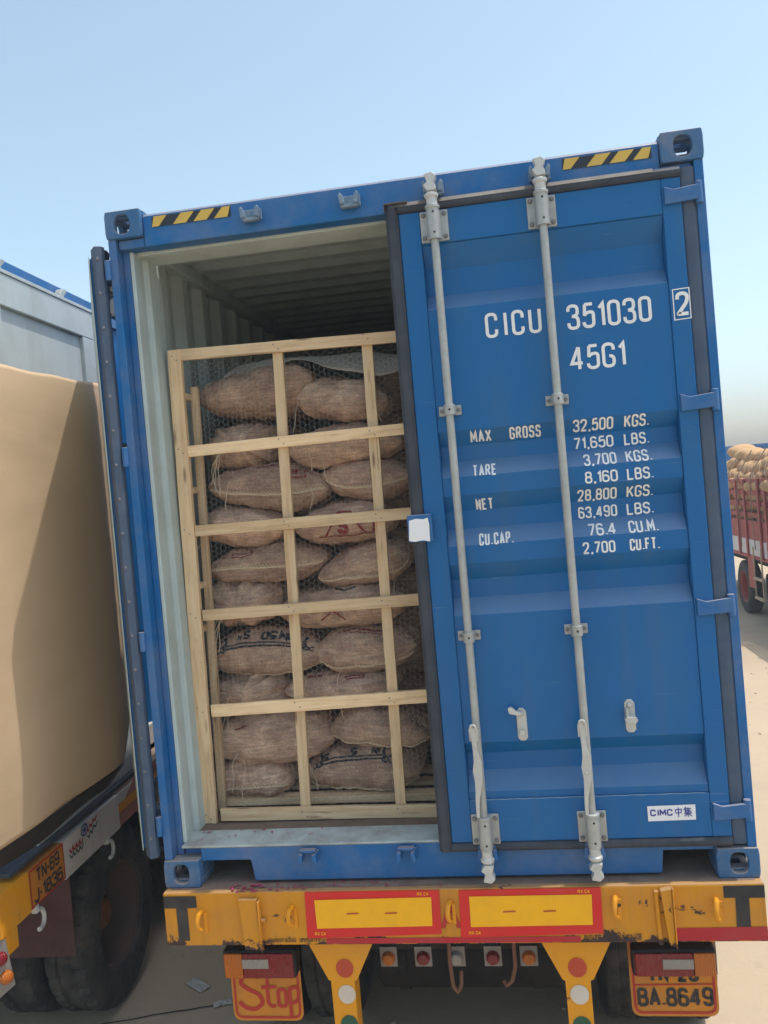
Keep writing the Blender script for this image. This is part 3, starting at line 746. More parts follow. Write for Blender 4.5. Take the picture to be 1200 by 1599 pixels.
# --- padlock box plate at the meeting edge of the door
m = MB(); m.box(-.036 - HX, .064 - HX, -.034, -.018, 1.402, 1.512); m.box(.030 - HX, .064 - HX, -.018, -.0005, 1.41, 1.50)
lk = m.build('door_clasp', 'blue_frame', dr, bevel=.004)
m = MB(); P = [(-.034, 1.409), (-.010, 1.404), (.020, 1.408), (.050, 1.401), (.052, 1.470), (.048, 1.497), (.03, 1.492), (.0, 1.496), (-.028, 1.490)]
m.add([(a - HX, -.0365, b) for a, b in P], [tuple(range(len(P)))])
m.build('paper_seal', 'sticker_white', lk, smooth=False, fix=False)

# ================================================================== WOODEN GRILLE
gr = empty('wooden_grille', (0, .28, .172))
tag(gr, 'pale timber grille with chicken wire standing inside the container doorway', 'grille')
def board(name, a, b, wd, th, yf, parent=gr, over=0):
    """board from a to b (x, z) in the container's frame, front face at y = yf"""
    a, b = Vector((a[0], a[1])), Vector((b[0], b[1])); L = (b - a).length; m = MB()
    rr = random.Random(str((a, b)))
    n = max(2, int(L / .12)); P = []; F = []
    for i in range(n + 1):
        x = -L / 2 + L * i / n; w1 = wd / 2 * (1 + rr.uniform(-.035, .035)); w0 = wd / 2 * (1 + rr.uniform(-.035, .035)); bow = rr.uniform(-.0015, .0015)
        P += [(x, 0 + bow, -w0), (x, 0 + bow, w1), (x, th + bow, w1), (x, th + bow, -w0)]
        if i: F += [(4 * i - 4 + j, 4 * i - 4 + (j + 1) % 4, 4 * i + (j + 1) % 4, 4 * i + j) for j in range(4)]
    F += [(0, 1, 2, 3), (4 * n + 3, 4 * n + 2, 4 * n + 1, 4 * n)]
    m.add(P, F); c = (a + b) / 2; ang = math.atan2(b.y - a.y, b.x - a.x)
    return m.build(name, 'pale_wood', parent, bevel=.0025, loc=(c.x - gr.location.x if parent == gr else c.x, yf - gr.location.y if parent == gr else yf, c.y - gr.location.z if parent == gr else c.y), rot=(0, -ang, 0))
YF = .262
board('post', (-1.066, 2.338), (-1.098, .174), .062, .030, YF)
for zl, zr in ((2.313, 2.283), (1.875, 1.883), (1.513, 1.513), (1.127, 1.134), (.689, .709), (.210, .199)):
    board('rail', (-1.036 if zl > 2 else -1.045, zl), (1.08, zr + (zr - zl) * 1.0), .050 if zl > 1 else .056, .022, YF + .003)
for (xt, xb) in ((-.592, -.650), (-.187, -.214), (.26, .25), (.68, .68)):
    board('upright', (xt, 2.288), (xb, .182), .047, .022, YF + .0255)
for xr in (-1.066, -.592, -.187):
    for (zl, zr, xo) in ((2.300, 2.3, 0), (1.879, 1.88, .013), (1.513, 1.51, .022), (1.130, 1.13, .035), (.699, .7, .046), (.205, .2, .055)):
        for dx, dz in ((-.012, .010), (.010, -.011)):
            q = MB(); q.lathe([(.0032, .0), (.0032, -.0015), (.001, -.002)], (0, 0, 0), 'y', 7)
            k_ = 1.0 if xr < -.3 else .45
            q.build('nail', 'bolt_steel', gr, loc=(xr - xo * k_ * (.6 if xr < -1 else 1) + dx, YF + (.0028 if xr > -1 else -.0002) - .28, zl + dz - .172))
board('post', (1.085, 2.338), (1.10, .174), .062, .030, YF)
board('rear_post', (-1.030, 2.18), (-1.078, .19), .034, .03, .375)
for z, xx in ((2.13, -1.05), (1.70, -1.058), (1.26, -1.066), (1.06, -1.072)):
    m = MB(); m.box(-.022, .022, -.05, .05, -.014, .014); m.build('spacer', 'pale_wood', gr, bevel=.002, loc=(xx - .012, .34 - .28, z - .172))
# chicken wire: hexagonal cells
m = MB(); ph, pw = .0255, .0222
rr = random.Random(3)
def wy(x, z): return .3165 - .28 + .005 * noise.noise((x * 3, 0, z * 3))
nodes = {}
def wp(x, z):
    j = noise.noise((x * 9, 5, z * 9)) * .004
    return Vector((x + j, wy(x, z), z - .172 + j))
cols = int(2.15 / pw); rows_ = int(2.1 / ph)
for i in range(cols):
    for j in range(rows_):
        cx = -1.07 + i * pw; cz = .20 + j * ph * 1.0 + (ph / 2 if i % 2 else 0)
        if cx > .35: continue
        a = wp(cx - pw * .28, cz + ph * .5 * .0 - ph * .0 + ph * .5); b = wp(cx + pw * .28, cz + ph * .5)
        c = wp(cx + pw * .72, cz); d = wp(cx + pw * .28, cz - ph * .5)
        for p, q in ((a, b), (b, c), (c, d)):
            m.tube([p, q], .0005, 3, caps=False)
tag(m.build('chicken_wire', 'wire', gr, smooth=False, fix=False), kind='stuff')

# ================================================================== ONION SACKS
class Sack:
    def __init__(s, L, H, D, seed, mode, axis='x'):
        s.a, s.b, s.c, s.seed, s.mode, s.axis = L / 2, H / 2, D / 2, seed, mode, axis
        r = random.Random(seed); s.bend = r.uniform(-.10, .10); s.skew = r.uniform(-.12, .12); s.tap = r.uniform(-.12, .12)
        s.o = Vector((r.uniform(0, 50), r.uniform(0, 50), r.uniform(0, 50)))
    def __call__(s, u, v, off=0):                # u -1..1 along the axis, v angle; v = 0 faces the camera
        au = abs(u)
        if s.mode == 'sewn':
            hb = s.b * max(0, 1 - au ** 2.7) ** .58 + .008; hc = s.c * (1 - .32 * au ** 4); x = u * s.a
        else:                                     # gathered towards u = +1 (or -1), sewn at the other
            k = u if s.mode == 'tied' else -u
            if k > 0:
                q = max(0, 1 - k ** 2.4) ** .6; hb = s.b * q + .012; hc = s.c * q + .012
            else:
                hb = s.b * max(0, 1 - au ** 3.6) ** .5 + .010; hc = s.c * (1 - .3 * au ** 5)
            x = u * s.a
        tp = 1 + s.tap * u; cs, sn = math.cos(v), math.sin(v)
        e = .80
        y = -math.copysign(abs(cs) ** e, cs) * hc * tp; z = math.copysign(abs(sn) ** e, sn) * hb * tp
        nrm = Vector((u * .25 * s.b, -cs * hb, sn * hc)); nrm = nrm.normalized() if nrm.length > 1e-6 else Vector((u, 0, 0))
        z += s.bend * s.b * (u * u * 2 - .6) + s.skew * s.b * u
        if s.mode != 'sewn':
            k = u if s.mode == 'tied' else -u
            if k > .25:
                pl = math.sin(v * 11 + s.seed + .6 * math.sin(v * 3)) * .019 * (.6 + .4 * math.sin(v * 4 + s.seed)) * math.sin(min(1, (k - .25) / .6) * math.pi * .72); y += nrm.y * pl; z += nrm.z * pl
        p = Vector((x, y, z)); q = p + s.o
        d = noise.voronoi(q * 15)[0]
        dis = .017 * (.40 - d[0]) + .018 * noise.noise(q * 4) + .007 * noise.noise(q * 12)
        fade = max(0, min(1, (1 - au) * 5)) * .85 + .15
        return p + nrm * (dis * fade + off)
def rib_on(m, sk, pts, wd, off=.0035, closed=False, flip=False):
    """pts in metres on the front of the sack: s along, t up from the middle of the front"""
    per = sk.b * 1.15
    def fn(a, b):
        u = max(-.96, min(.96, a / sk.a)); v = max(-1.5, min(1.5, b / per))
        return sk(u, v, off)
    m.ribbon(pts, wd, fn, closed)
def make_sack(i, cx, cz, L, H, label, cy=.63, D=.40, mode='sewn', axis='x', yaw=0, roll=0, seam=None, prints=None, tails=0, group='jute sacks stacked behind the grille', det=1):
    sk = Sack(L, H * .93, D, i * 17 + 3, mode)
    m = MB(); nu, nv = (72, 60) if det else (32, 28)
    m.grid(lambda a, b: sk(math.sin((a * 2 - 1) * math.pi / 2) * .35 + (a * 2 - 1) * .65, b * math.tau), nu, nv, False, True)
    m.add([sk(-1, k * math.tau / 12) for k in range(12)], [tuple(range(12))]); m.add([sk(1, k * math.tau / 12) for k in range(12)], [tuple(range(12))])
    rz = yaw + (-math.pi / 2 if axis == 'y' else 0)
    o = m.build('onion_sack', 'jute', loc=(cx, cy, cz), rot=(0, roll, rz), angle=60)
    tag(o, label, 'sack', group)
    rr = random.Random(i)
    if seam is not None:
        m = MB(); pts = []; n = int(L / .009)
        for k in range(n):
            u = -.93 + 1.86 * k / (n - 1); v = seam + .10 * math.sin(u * 2.1 + i) + (.035 if k % 2 else -.035)
            pts.append(sk(u, v, .003))
        m.tube(pts, .0026, 4, False)
        m.tube([sk(-.93 + 1.86 * k / 40, seam + .10 * math.sin((-.93 + 1.86 * k / 40) * 2.1 + i) - .06, .002) for k in range(41)], .0042, 5, False)
        m.build('seam', 'thread', o, fix=False)
    if prints:
        for mat, items in prints:
            m = MB()
            for it in items:
                if it[0] == 'text':
                    _, s_, x, z, h, up = it
                    per = sk.b * 1.15
                    def fn(a, b, l=0, x=x, z=z, up=up):
                        if not up: a, b = 2 * x - a, 2 * z - b
                        return sk(max(-.96, min(.96, a / sk.a)), max(-1.5, min(1.5, b / per)), .0035 + .0005 * l)
                    text(m, s_, x, z, h, fn, .26, 1.0, .25)
                else:
                    _, pts, wd = it[:3]; rib_on(m, sk, pts, wd, closed=len(it) > 3)
            m.build('print', mat, o, smooth=False, fix=False)
    for k in range(tails):
        u = rr.uniform(.35, .9) * rr.choice((-1, 1)); v = rr.uniform(-.6, .3)
        if mode != 'sewn': u = .98 if mode == 'tied' else -.98
        p = sk(u, v, .004); pts = [p]; dirn = Vector((rr.uniform(-.01, .01), -.012, -.006))
        inv = Matrix.Rotation(-rz, 3, 'Z')
        p = p.copy(); n = rr.randint(8, 14)
        for j in range(n):
            dirn = dirn + inv @ Vector((rr.uniform(-.008, .008), -.0005 if j > 2 else -.004, -.006)); dirn.length = min(.019, max(.012, dirn.length)); p = p + dirn; pts.append(p.copy())
        # keep the strings behind the wire
        pts = [q_ for q_ in pts]
        m = MB(); m.tube(pts, .0015, 4); m.build('string', 'thread', o, fix=False)
    return o
RED, BLK = 'sack_red', 'sack_black'
def emblem(x, z, w2, h2):
    return [('line', [(x - w2, z - h2), (x - w2 * .3, z + h2), (x + w2 * .3, z + h2), (x + w2, z - h2)], .010), ('text', 'S', x - .03, z - h2 * .8, h2 * 1.5, True), ('line', [(x - w2 * 1.3, z - h2), (x + w2 * 1.3, z - h2 * .9)], .008)]
def border(x0, x1, z):
    out_ = [('line', [(x0, z), (x1, z + .004)], .010), ('line', [(x0 + .01, z + .019), (x1 - .01, z + .021)], .008)]
    for xc, s_ in ((x0, 1), (x1, -1)):
        out_ += [('line', [(xc + .014 * math.cos(a * .7), z + .014 * math.sin(a * .7)) for a in range(9)], .009, 1), ('line', [(xc, z + .015), (xc + s_ * .012, z + .04), (xc - s_ * .004, z + .085)], .013), ('line', [(xc - s_ * .015, z + .01), (xc - s_ * .035, z + .022)], .009), ('line', [(xc - s_ * .012, z - .008), (xc - s_ * .03, z - .02)], .009)]
    return out_
SK = [
 (1, -.779, 2.148, .580, .245, 'plump sack high at the upper left of the stack, top row', dict(roll=-.05)),
 (2, -.370, 2.070, .450, .215, 'tilted sack in the top row beside the second upright', dict(roll=.10, tails=2)),
 (3, -.880, 1.905, .44, .235, 'sack tied at its end, gathered neck facing out, second row', dict(mode='tied', axis='y', tails=5, D=.36, prints=[(RED, [('line', [(-.06, .12), (.0, .15), (.06, .14)], .012)])])),
 (4, -.365, 1.850, .540, .205, 'long sack right of centre in the second row', dict(tails=2)),
 (5, -.753, 1.690, .600, .232, 'long sack with red printed corner mark, third row at left', dict(seam=-.10, tails=2, roll=.05, prints=[(RED, [('line', [(.12, .075), (.19, .085), (.20, .04), (.13, .03)], .007, 1), ('text', 'R', .14, .045, .035, True), ('line', [(-.05, .105), (.02, .112), (.06, .105)], .010)])])),
 (6, -.290, 1.687, .440, .200, 'short rounded sack with a stitched seam, third row at right', dict(seam=-.2, roll=.06)),
 (7, -.905, 1.512, .430, .215, 'sack sloping down to the right in the fourth row', dict(roll=.14, tails=1)),
 (8, -.405, 1.490, .470, .212, 'sack with a red printed emblem in the fourth row', dict(prints=[(RED, emblem(.02, -.01, .10, .05) + [('line', [(.15, -.05), (.16, .04), (.20, .045)], .010)])])),
 (9, -.795, 1.324, .600, .198, 'flat sack with stitched seam and red printed bar, fifth row', dict(seam=-.05, prints=[(RED, [('line', [(-.15, .070), (-.05, .068), (-.05, .048), (-.15, .050)], .006, 1)])])),
 (10, -.328, 1.283, .455, .215, 'plump sack with a slanting stitched seam, fifth row at right', dict(seam=-.35, roll=-.16, tails=1)),
 (11, -.945, 1.138, .44, .235, 'pale sack gathered to a knot facing out, sixth row', dict(mode='tied', axis='y', D=.38, tails=4)),
 (12, -.450, 1.094, .620, .210, 'long sack with faint red print, sixth row behind the rail', dict(prints=[(RED, [('line', [(-.09, -.05), (-.03, .0), (.03, -.05)], .008)]), (BLK, [('line', [(-.02, .10), (.03, .085), (.08, .095)], .010)])])),
 (13, -.826, .897, .605, .240, 'sack with black printed border and inverted figures, seventh row', dict(seam=-1.0, prints=[(BLK, border(-.20, .20, .035) + [('text', '50', .055, .125, .055, False), ('text', 'IN', .125, .128, .058, False), ('text', 'S', -.075, .120, .045, False), ('text', 'N', -.115, .105, .028, False)])])),
 (14, -.350, .879, .480, .240, 'sack with red stitching along its upper edge, seventh row', dict(seam=-.45, tails=2, prints=[(RED, [('line', [(-.10, .115), (-.03, .122), (.05, .112), (.12, .118)], .012), ('line', [(-.06, .095), (.02, .098), (.10, .09)], .005)])])),
 (15, -.960, .722, .44, .165, 'squashed sack with radiating pleats facing out, eighth row', dict(mode='tied', axis='y', D=.40, tails=2)),
 (16, -.485, .710, .550, .168, 'flat sack with even stitching, eighth row above the lower rail', dict(seam=-.25, prints=[(RED, [('line', [(-.16, .078), (-.08, .082)], .010), ('line', [(.03, .07), (.12, .074), (.12, .06), (.04, .056)], .006, 1)])])),
 (17, -.845, .470, .625, .262, 'large sagging sack with tangled strings, ninth row', dict(tails=4, prints=[(RED, [('line', [(-.17, .10), (-.11, .108)], .010)])])),
 (18, -.318, .500, .470, .195, 'rounded sack with a low stitched seam, ninth row at right', dict(seam=-.45, roll=.08, tails=1)),
 (19, -.970, .293, .420, .190, 'short sack lowest at the left on the timber base', dict(seam=-.1, tails=1)),
 (20, -.412, .322, .560, .245, 'sack with black printed border, lowest row on the timber base', dict(seam=-.75, prints=[(BLK, border(-.20, .12, .055) + [('text', '5', -.02, .125, .045, False), ('text', 'IN', .09, .122, .04, False), ('text', 'S', -.16, .12, .05, False)])])),
]
for i, cx, cz, L, H, lab, kw in SK:
    kw = dict(kw)
    if kw.get('axis') == 'y':
        D = kw.pop('D'); make_sack(i, cx, cz, L, H, 'jute onion ' + lab, cy=.66, D=D, **kw)
    else:
        make_sack(i, cx, cz, L, H, 'jute onion ' + lab, **kw)
ORD = ('first', 'second', 'third', 'fourth', 'fifth', 'sixth', 'seventh', 'eighth', 'ninth', 'tenth')
rr = random.Random(5); k = 40
for row in range(10):
    z = .32 + row * .202
    for x in (-.86, -.30, .26):
        k += 1
        make_sack(k, x + rr.uniform(-.06, .06), z, .54, .23, 'shadowed jute sack behind the front stack, %s row up, %s column' % (ORD[row], {-.86: 'left', -.30: 'middle', .26: 'right'}[x]), cy=1.24 if x < 0 else 1.12, group='sacks in the shadowed second layer', det=0, roll=rr.uniform(-.08, .08))
# white sheet over the rear sacks
m = MB()
def sheet(a, b):
    x = -.93 + a * .95; y = .455 + b * .42
    z = 2.30 + .03 * b - .115 * (1 - b) ** 2 * (.75 + .35 * math.sin(a * 9 + 1)) + .025 * noise.noise((x * 6, y * 6, 0)) - .14 * max(0, a - .6) ** 1.2
    return (x, y, z)
m.grid(sheet, 40, 16)
o = m.build('cover_sheet', 'cloth_white', fix=False); md = o.modifiers.new('s', 'SOLIDIFY'); md.thickness = .002
tag(o, 'crumpled off-white sheet lying over the topmost onion sacks', 'sheet')
# timber base under the sacks
tb = empty('timber_base', (0, .6, .172)); tag(tb, 'low timber base carrying the bottom row of onion sacks', 'pallet')
for y in (.435, .62, .80):
    q = board('plank', (-1.13, .206), (.30, .200), .034 if y < .5 else .02, .08, y, parent=tb); q.location = (q.location.x, y - .6, q.location.z - .172)
for x in (-1.10, -.55, .02):
    m = MB(); m.box(-.02, .02, -.2, .2, -.012, .012); m.build('bearer', 'pale_wood', tb, bevel=.002, loc=(x - .02, .06, .0125))

# ================================================================== YELLOW TRAILER (ours)
tr = empty('container_trailer', (0, 0, 0))
tag(tr, 'yellow container trailer with red and yellow reflective panels under the blue container', 'trailer')
YB = -.045
m = MB()
m.ext([(YB, -.006), (YB + .004, -.002), (.30, -.002), (.30, -.016), (YB + .016, -.016), (YB + .016, -.214), (.12, -.214), (.12, -.228), (YB + .004, -.228), (YB, -.224)], 'x', -1.212, 1.216)
for x in (-1.212, 1.204): m.box(x + .001, x + .011, YB + .0165, .30, -.2135, -.0165)
m.build('rear_beam', 'yellow_paint', tr, bevel=.003)
m = MB(); m.box(-1.19, 1.19, YB + .03, .6, -.0017, -.0005); m.build('deck_dirt', 'deck_dust', tr)
def on_beam(d): return lambda a, b, l=0: (a, YB - d - .0004 * l, b)
def flat(name, quads, mat, d, parent=tr):
    m = MB()
    for q in quads: m.add([(a, YB - d, b) for a, b in q], [tuple(range(len(q)))])
    return m.build(name, mat, parent, smooth=False, fix=False)
flat('painted_letter', [[(-1.211, -.065), (-1.158, -.065), (-1.157, -.204), (-1.108, -.204), (-1.108, -.065), (-1.065, -.064), (-1.066, -.014), (-1.211, -.014)][::1]], 'marking_black', .0025)
flat('painted_letter', [[(1.103, -.168), (1.155, -.168), (1.156, -.056), (1.215, -.056), (1.215, -.008), (1.064, -.008), (1.064, -.055), (1.106, -.055)]], 'marking_black', .0025)
for (a, b, c, d), (e, f, g_, h_) in ((((-.592, .0), (-.034, .004), (-.038, -.184), (-.596, -.197)), ((-.553, -.036), (-.067, -.031), (-.072, -.149), (-.551, -.155))), (((.046, -.007), (.604, .002), (.600, -.187), (.040, -.199)), ((.086, -.031), (.567, -.030), (.562, -.151), (.083, -.155)))):
    sh = lambda p, dx=0: (p[0], min(p[1], -.005))
    m = MB(); m.ext([sh(a), sh(b), c, d], 'y', YB - .006, YB - .0005); pl = m.build('reflective_panel', 'reflective_red', tr)
    flat('yellow_field', [[e, f, g_, h_]], 'reflective_yellow', .0085, pl)
    m = MB(); text(m, 'RX C4', c[0] - .085, -.024, .014, on_beam(.0088), .16); text(m, 'RX C4', d[0] + .035, d[1] + .014, .014, on_beam(.0088), .16)
    m.build('panel_code', 'reflective_yellow', pl, smooth=False, fix=False)
    m = MB()
    for t in (.27, .6):
        xx = e[0] + (f[0] - e[0]) * t; m.ribbon([(xx, -.094), (xx + .05, -.0925)], .006, on_beam(.0105))
    m.build('panel_print', 'dot_red', pl, smooth=False, fix=False)
flat('red_stripe', [[(-.518, -.222), (.512, -.222), (.512, -.199), (-.518, -.199)]], 'stripe_red', .0022)
flat('red_stripe', [[(.874, -.221), (1.2155, -.221), (1.2155, -.168), (.874, -.171)]], 'stripe_red', .0022)
m = MB(); text(m, 'A', -.030, -.170, .115, on_beam(.003), .16, 1.1); m.build('painted_letter', 'letter_red', tr, smooth=False, fix=False)
# Tamil lines, set from a font
def font_line(s_, x0, x1, z0, z1, y, mat, name, parent, fnmap=None):
    c = bpy.data.curves.new('t', 'FONT'); c.body = s_; c.offset = .012
    o = bpy.data.objects.new('t', c); COL.objects.link(o); bpy.context.view_layer.update()
    me = bpy.data.meshes.new_from_object(o); bpy.data.objects.remove(o)
    vs_ = [v.co for v in me.vertices]
    if not vs_: return None
    ax, bx_ = min(v.x for v in vs_), max(v.x for v in vs_); az, bz = min(v.y for v in vs_), max(v.y for v in vs_)
    m = MB(); m.add([(x0 + (v.x - ax) / (bx_ - ax) * (x1 - x0), y, z0 + (v.y - az) / (bz - az) * (z1 - z0)) for v in vs_], [tuple(p.vertices) for p in me.polygons])
    return m.build(name, mat, parent, smooth=False, fix=False)
font_line('\u0bb5\u0bc8\u0bb3\u0bb5\u0bbf\u0bb2\u0bcd  \u0bae\u0bc1\u0ba8\u0bcd\u0ba4\u0bbe\u0ba4\u0bc7', -.765, -.522, -.232 + .010, -.190, YB - .0030, 'marking_black', 'painted_words', tr)
font_line('\u0b85\u0bb5\u0b9a\u0bb0  \u0b89\u0ba4\u0bb5\u0bbf\u0b95\u0bcd\u0b95\u0bc1:108', .520, .745, -.226, -.184, YB - .0030, 'marking_black', 'painted_words', tr)
# rope hooks
def beam_hook(x, z, side):
    m = MB(); pts = []
    for k in range(13):
        a = R(75) + k * R(225) / 12
        pts.append((x + side * .012 * math.cos(a) * (-1), YB - .020 + .024 * math.cos(a) * -.9, z + .030 * math.sin(a)))
    pts = [(x, YB + .001, z + .030), (x, YB - .014, z + .034), (x - .004, YB - .030, z + .030), (x - .008, YB - .040, z + .012), (x - .009, YB - .042, z - .010), (x - .006, YB - .034, z - .028), (x + .002, YB - .026, z - .036)]
    m.tube(pts, [.010, .010, .010, .010, .009, .008, .007], 10)
    m.ext([(x + .006, z - .056), (x + .020, z - .056), (x + .020, z + .026), (x + .008, z + .026)], 'y', YB - .008, YB - .0006)
    m.build('rope_hook', 'yellow_clean', tr, bevel=.0)
for x, z in ((-1.045, -.112), (-.652, -.098), (.006, -.086), (.656, -.078), (1.034, -.092)): beam_hook(x, z, 1)
# wedge brackets
m = MB(); m.ext([(-.876, -.024), (-.797, -.024), (-.793, -.238), (-.862, -.236)], 'y', YB - .022, YB - .0004); m.box(-.792, -.786, YB - .034, YB - .001, -.242, -.03); m.tube([(-.786, YB - .012, -.115), (-.765, YB - .012, -.115)], .009, 8)
m.build('wedge_bracket', 'yellow_paint', tr, bevel=.004)
m = MB(); m.ext([(.826, -.012), (.868, -.003), (.868, -.230), (.846, -.228)], 'y', YB - .030, YB - .0004); m.box(.8685, .874, YB - .040, YB - .001, -.238, -.002); m.tube([(.812, YB - .006, -.02), (.816, YB - .006, -.232)], .010, 8)
m.build('wedge_bracket', 'yellow_paint', tr, bevel=.004)
# legs with gussets and painted discs
YL = -.005
for s_, x in ((0, -.475), (1, .488)):
    m = MB(); m.ext([(x - .140, -.2295), (x + .148, -.2295), (x + .062, -.398), (x + .050, -.402), (x + .050, -.86), (x - .048, -.86), (x - .050, -.402), (x - .060, -.398)], 'y', YL, YL + .012)
    for e in (-.048, .038): m.box(x + e, x + e + .010, YL + .0125, YL + .10, -.86, -.405)
    lg = m.build('support_leg', 'yellow_clean', tr, bevel=.002)
    for k, (z, mt) in enumerate(((-.347, 'dot_red'), (-.457, 'dot_white'), (-.585, 'dot_green'))):
        m = MB(); m.disc(x + (.014 if s_ == 0 else .002), z, .037, .040, lambda a, b: (a, YL - .0025, b), 28, .012); m.build('painted_disc', mt, lg, smooth=False, fix=False)
m = MB(); m.box(-.95, .95, YL + .013, YL + .10, -.92, -.862); m.build('underrun_bar', 'yellow_clean', tr, bevel=.004)
# tail lamps and plates
def lamp(x0, x1, z0, z1, amber_left):
    y = .03
    m = MB(); m.box(x0, x1, y, y + .07, z0, z1); hs = m.build('tail_lamp', 'black_plastic', tr, bevel=.012, seg=3)
    k = .28 * (x1 - x0); t = .008
    xa = (x0 + t, x0 + k) if amber_left else (x1 - k, x1 - t); xr = (x0 + k + .001, x1 - t) if amber_left else (x0 + t, x1 - k - .001)
    m = MB(); m.box(*xa, y - .014, y - .0005, z0 + t, z1 - t); m.build('amber_lens', 'lens_amber', hs, bevel=.008, seg=3)
    m = MB(); m.box(*xr, y - .014, y - .0005, z0 + t, z1 - t); m.build('red_lens', 'lens_red', hs, bevel=.008, seg=3)
    xm = (xr[0], xr[0] + .116) if amber_left else (xr[1] - .118, xr[1])
    m = MB(); m.box(*xm, y - .0165, y - .0145, z1 - .070, z1 - .030); m.build('reflector_strip', 'lens_clear', hs, bevel=.0008)
lamp(-1.003, -.682, -.413, -.290, True); lamp(.709, 1.035, -.408, -.298, False)
def plate_board(x0, x1, z0, z1):
    r_ = .04; m = MB(); y = .105
    pts = rounded([(x0, z1), (x0, z0), (x1, z0), (x1, z1)], r_, True)
    m.ext([(p.x, p.y) for p in pts], 'y', y, y + .006); pb = m.build('plate_board', 'plate_yellow', tr)
    m = MB(); q = rounded([(x0 + .014, z1), (x0 + .014, z0 + .016), (x1 - .014, z0 + .016), (x1 - .014, z1)], r_ * .8, False)
    m.ribbon(q, .010, lambda a, b: (a, y - .0022, b)); m.build('plate_border', 'letter_red', pb, smooth=False, fix=False)
    return pb
fp = lambda a, b, l=0: (a, .105 - .0026 - .0004 * l, b)
pb = plate_board(-1.003, -.688, -.640, -.24)
m = MB()
m.ribbon(rounded([(-.876, -.448), (-.905, -.432), (-.945, -.440), (-.965, -.475), (-.925, -.503), (-.880, -.520), (-.862, -.560), (-.905, -.592), (-.955, -.578), (-.972, -.555)], .02, False), .018, fp)
for k, (cl, pts) in enumerate([(0, [(-.838, -.440), (-.842, -.560), (-.826, -.578), (-.808, -.570)]), (0, [(-.868, -.492), (-.800, -.488)]), (1, [(-.794, -.500), (-.760, -.500), (-.760, -.575), (-.794, -.575)]), (0, [(-.742, -.490), (-.741, -.625)]), (0, [(-.742, -.498), (-.706, -.486), (-.700, -.520), (-.712, -.556), (-.742, -.560)])]):
    m.ribbon(rounded(pts, .016, bool(cl)), .015, (lambda a, b, l=k: fp(a, b, l + 1)), bool(cl))
m.build('painted_words', 'letter_red', pb, smooth=False, fix=False)
pb = plate_board(.700, 1.042, -.612, -.24)
m = MB()
for r_ in (('TN 28', .775, .965, -.470, .085), ('BA.8649', .730, 1.016, -.570, .078)):
    s_, x, z, h, wd = fit(*r_, .2); text(m, s_, x, z, h, fp, .17, wd, .2, jit=.02)
m.build('painted_number', 'marking_black', pb, smooth=False, fix=False)
m = MB(); m.ribbon([(.716, -.482), (1.026, -.478)], .006, fp); m.build('plate_line', 'letter_red', pb, smooth=False, fix=False)
# row of small lamps
for x, mt in ((-.303, 'lens_amber'), (-.152, 'lens_red'), (-.009, 'lens_clear'), (.146, 'lens_red'), (.297, 'lens_amber')):
    m = MB(); m.box(x - .037, x + .037, .155, .163, -.432, -.345); lp = m.build('marker_lamp', 'lamp_plate', tr, bevel=.003)
    m = MB(); m.lathe([(.029, .1545), (.028, .143), (.022, .132), (.010, .126)], (x, 0, -.392), 'y', 20); m.build('lens', mt, lp)
m = MB(); m.box(-.40, .42, .164, .18, -.36, -.24); m.build('lamp_rail', 'chassis_dark', tr)
for pts in ([(-.034, .14, -.25), (-.036, .13, -.40), (-.030, .13, -.50), (-.012, .13, -.53), (.004, .14, -.50), (.006, .17, -.43)], [(.240, .14, -.25), (.238, .13, -.42), (.220, .13, -.48), (.196, .13, -.50), (.18, .15, -.48)]):
    q = [];
    for i in range(len(pts) - 1):
        q += [Vector(pts[i]).lerp(Vector(pts[i + 1]), t / 3) for t in range(3)]
    m = MB(); m.tube(q, .0085, 8); m.build('hose', 'hose_brown', tr)
# chassis, axles, wheels
for x in (-.475, .475):
    m = MB(); m.box(x - .06, x + .06, .301, 11.5, -.06, -.02); m.box(x - .006, x + .006, .301, 11.5, -.44, -.06); m.box(x - .06, x + .06, .301, 11.5, -.48, -.44); m.build('chassis_rail', 'chassis_dark', tr, bevel=.003)
for y in (.8, 2.6, 4.5, 6.5, 8.5, 10.8):
    m = MB(); m.box(-1.17, 1.17, y, y + .1, -.20, -.0195); m.build('cross_member', 'chassis_dark', tr)
m = MB(); m.lathe([(.02, -.46), (.14, -.445), (.165, -.42), (.165, .42), (.14, .445), (.02, .46)], (0, .72, -.66), 'x', 28); m.build('dark_fill_tank', 'chassis_dark', tr)  # made-up tank, added as dark filler for the deep shade under the trailer
for x in (-.32, .32):
    m = MB(); m.box(x - .02, x + .02, .70, .74, -.50, -.14); m.lathe([(.168, -.022), (.172, -.022), (.172, .022), (.168, .022)], (x, .72, -.66), 'x', 28, False); m.build('fill_tank_strap', 'chassis_dark', tr)  # straps of the added filler tank
m = MB(); m.box(-.41, .41, .46, .47, -.34, -.02); m.build('dark_fill_plate', 'chassis_dark', tr)  # added dark plate standing in for shade behind the lamp row
for x in (-.62, .62):
    m = MB()
    for k in range(5): m.box(x - .04, x + .04, .55 + .09 * k, 4.4 - .09 * k, -.56 - .021 * k, -.541 - .021 * k)
    m.build('leaf_spring', 'chassis_dark', tr, bevel=.002)
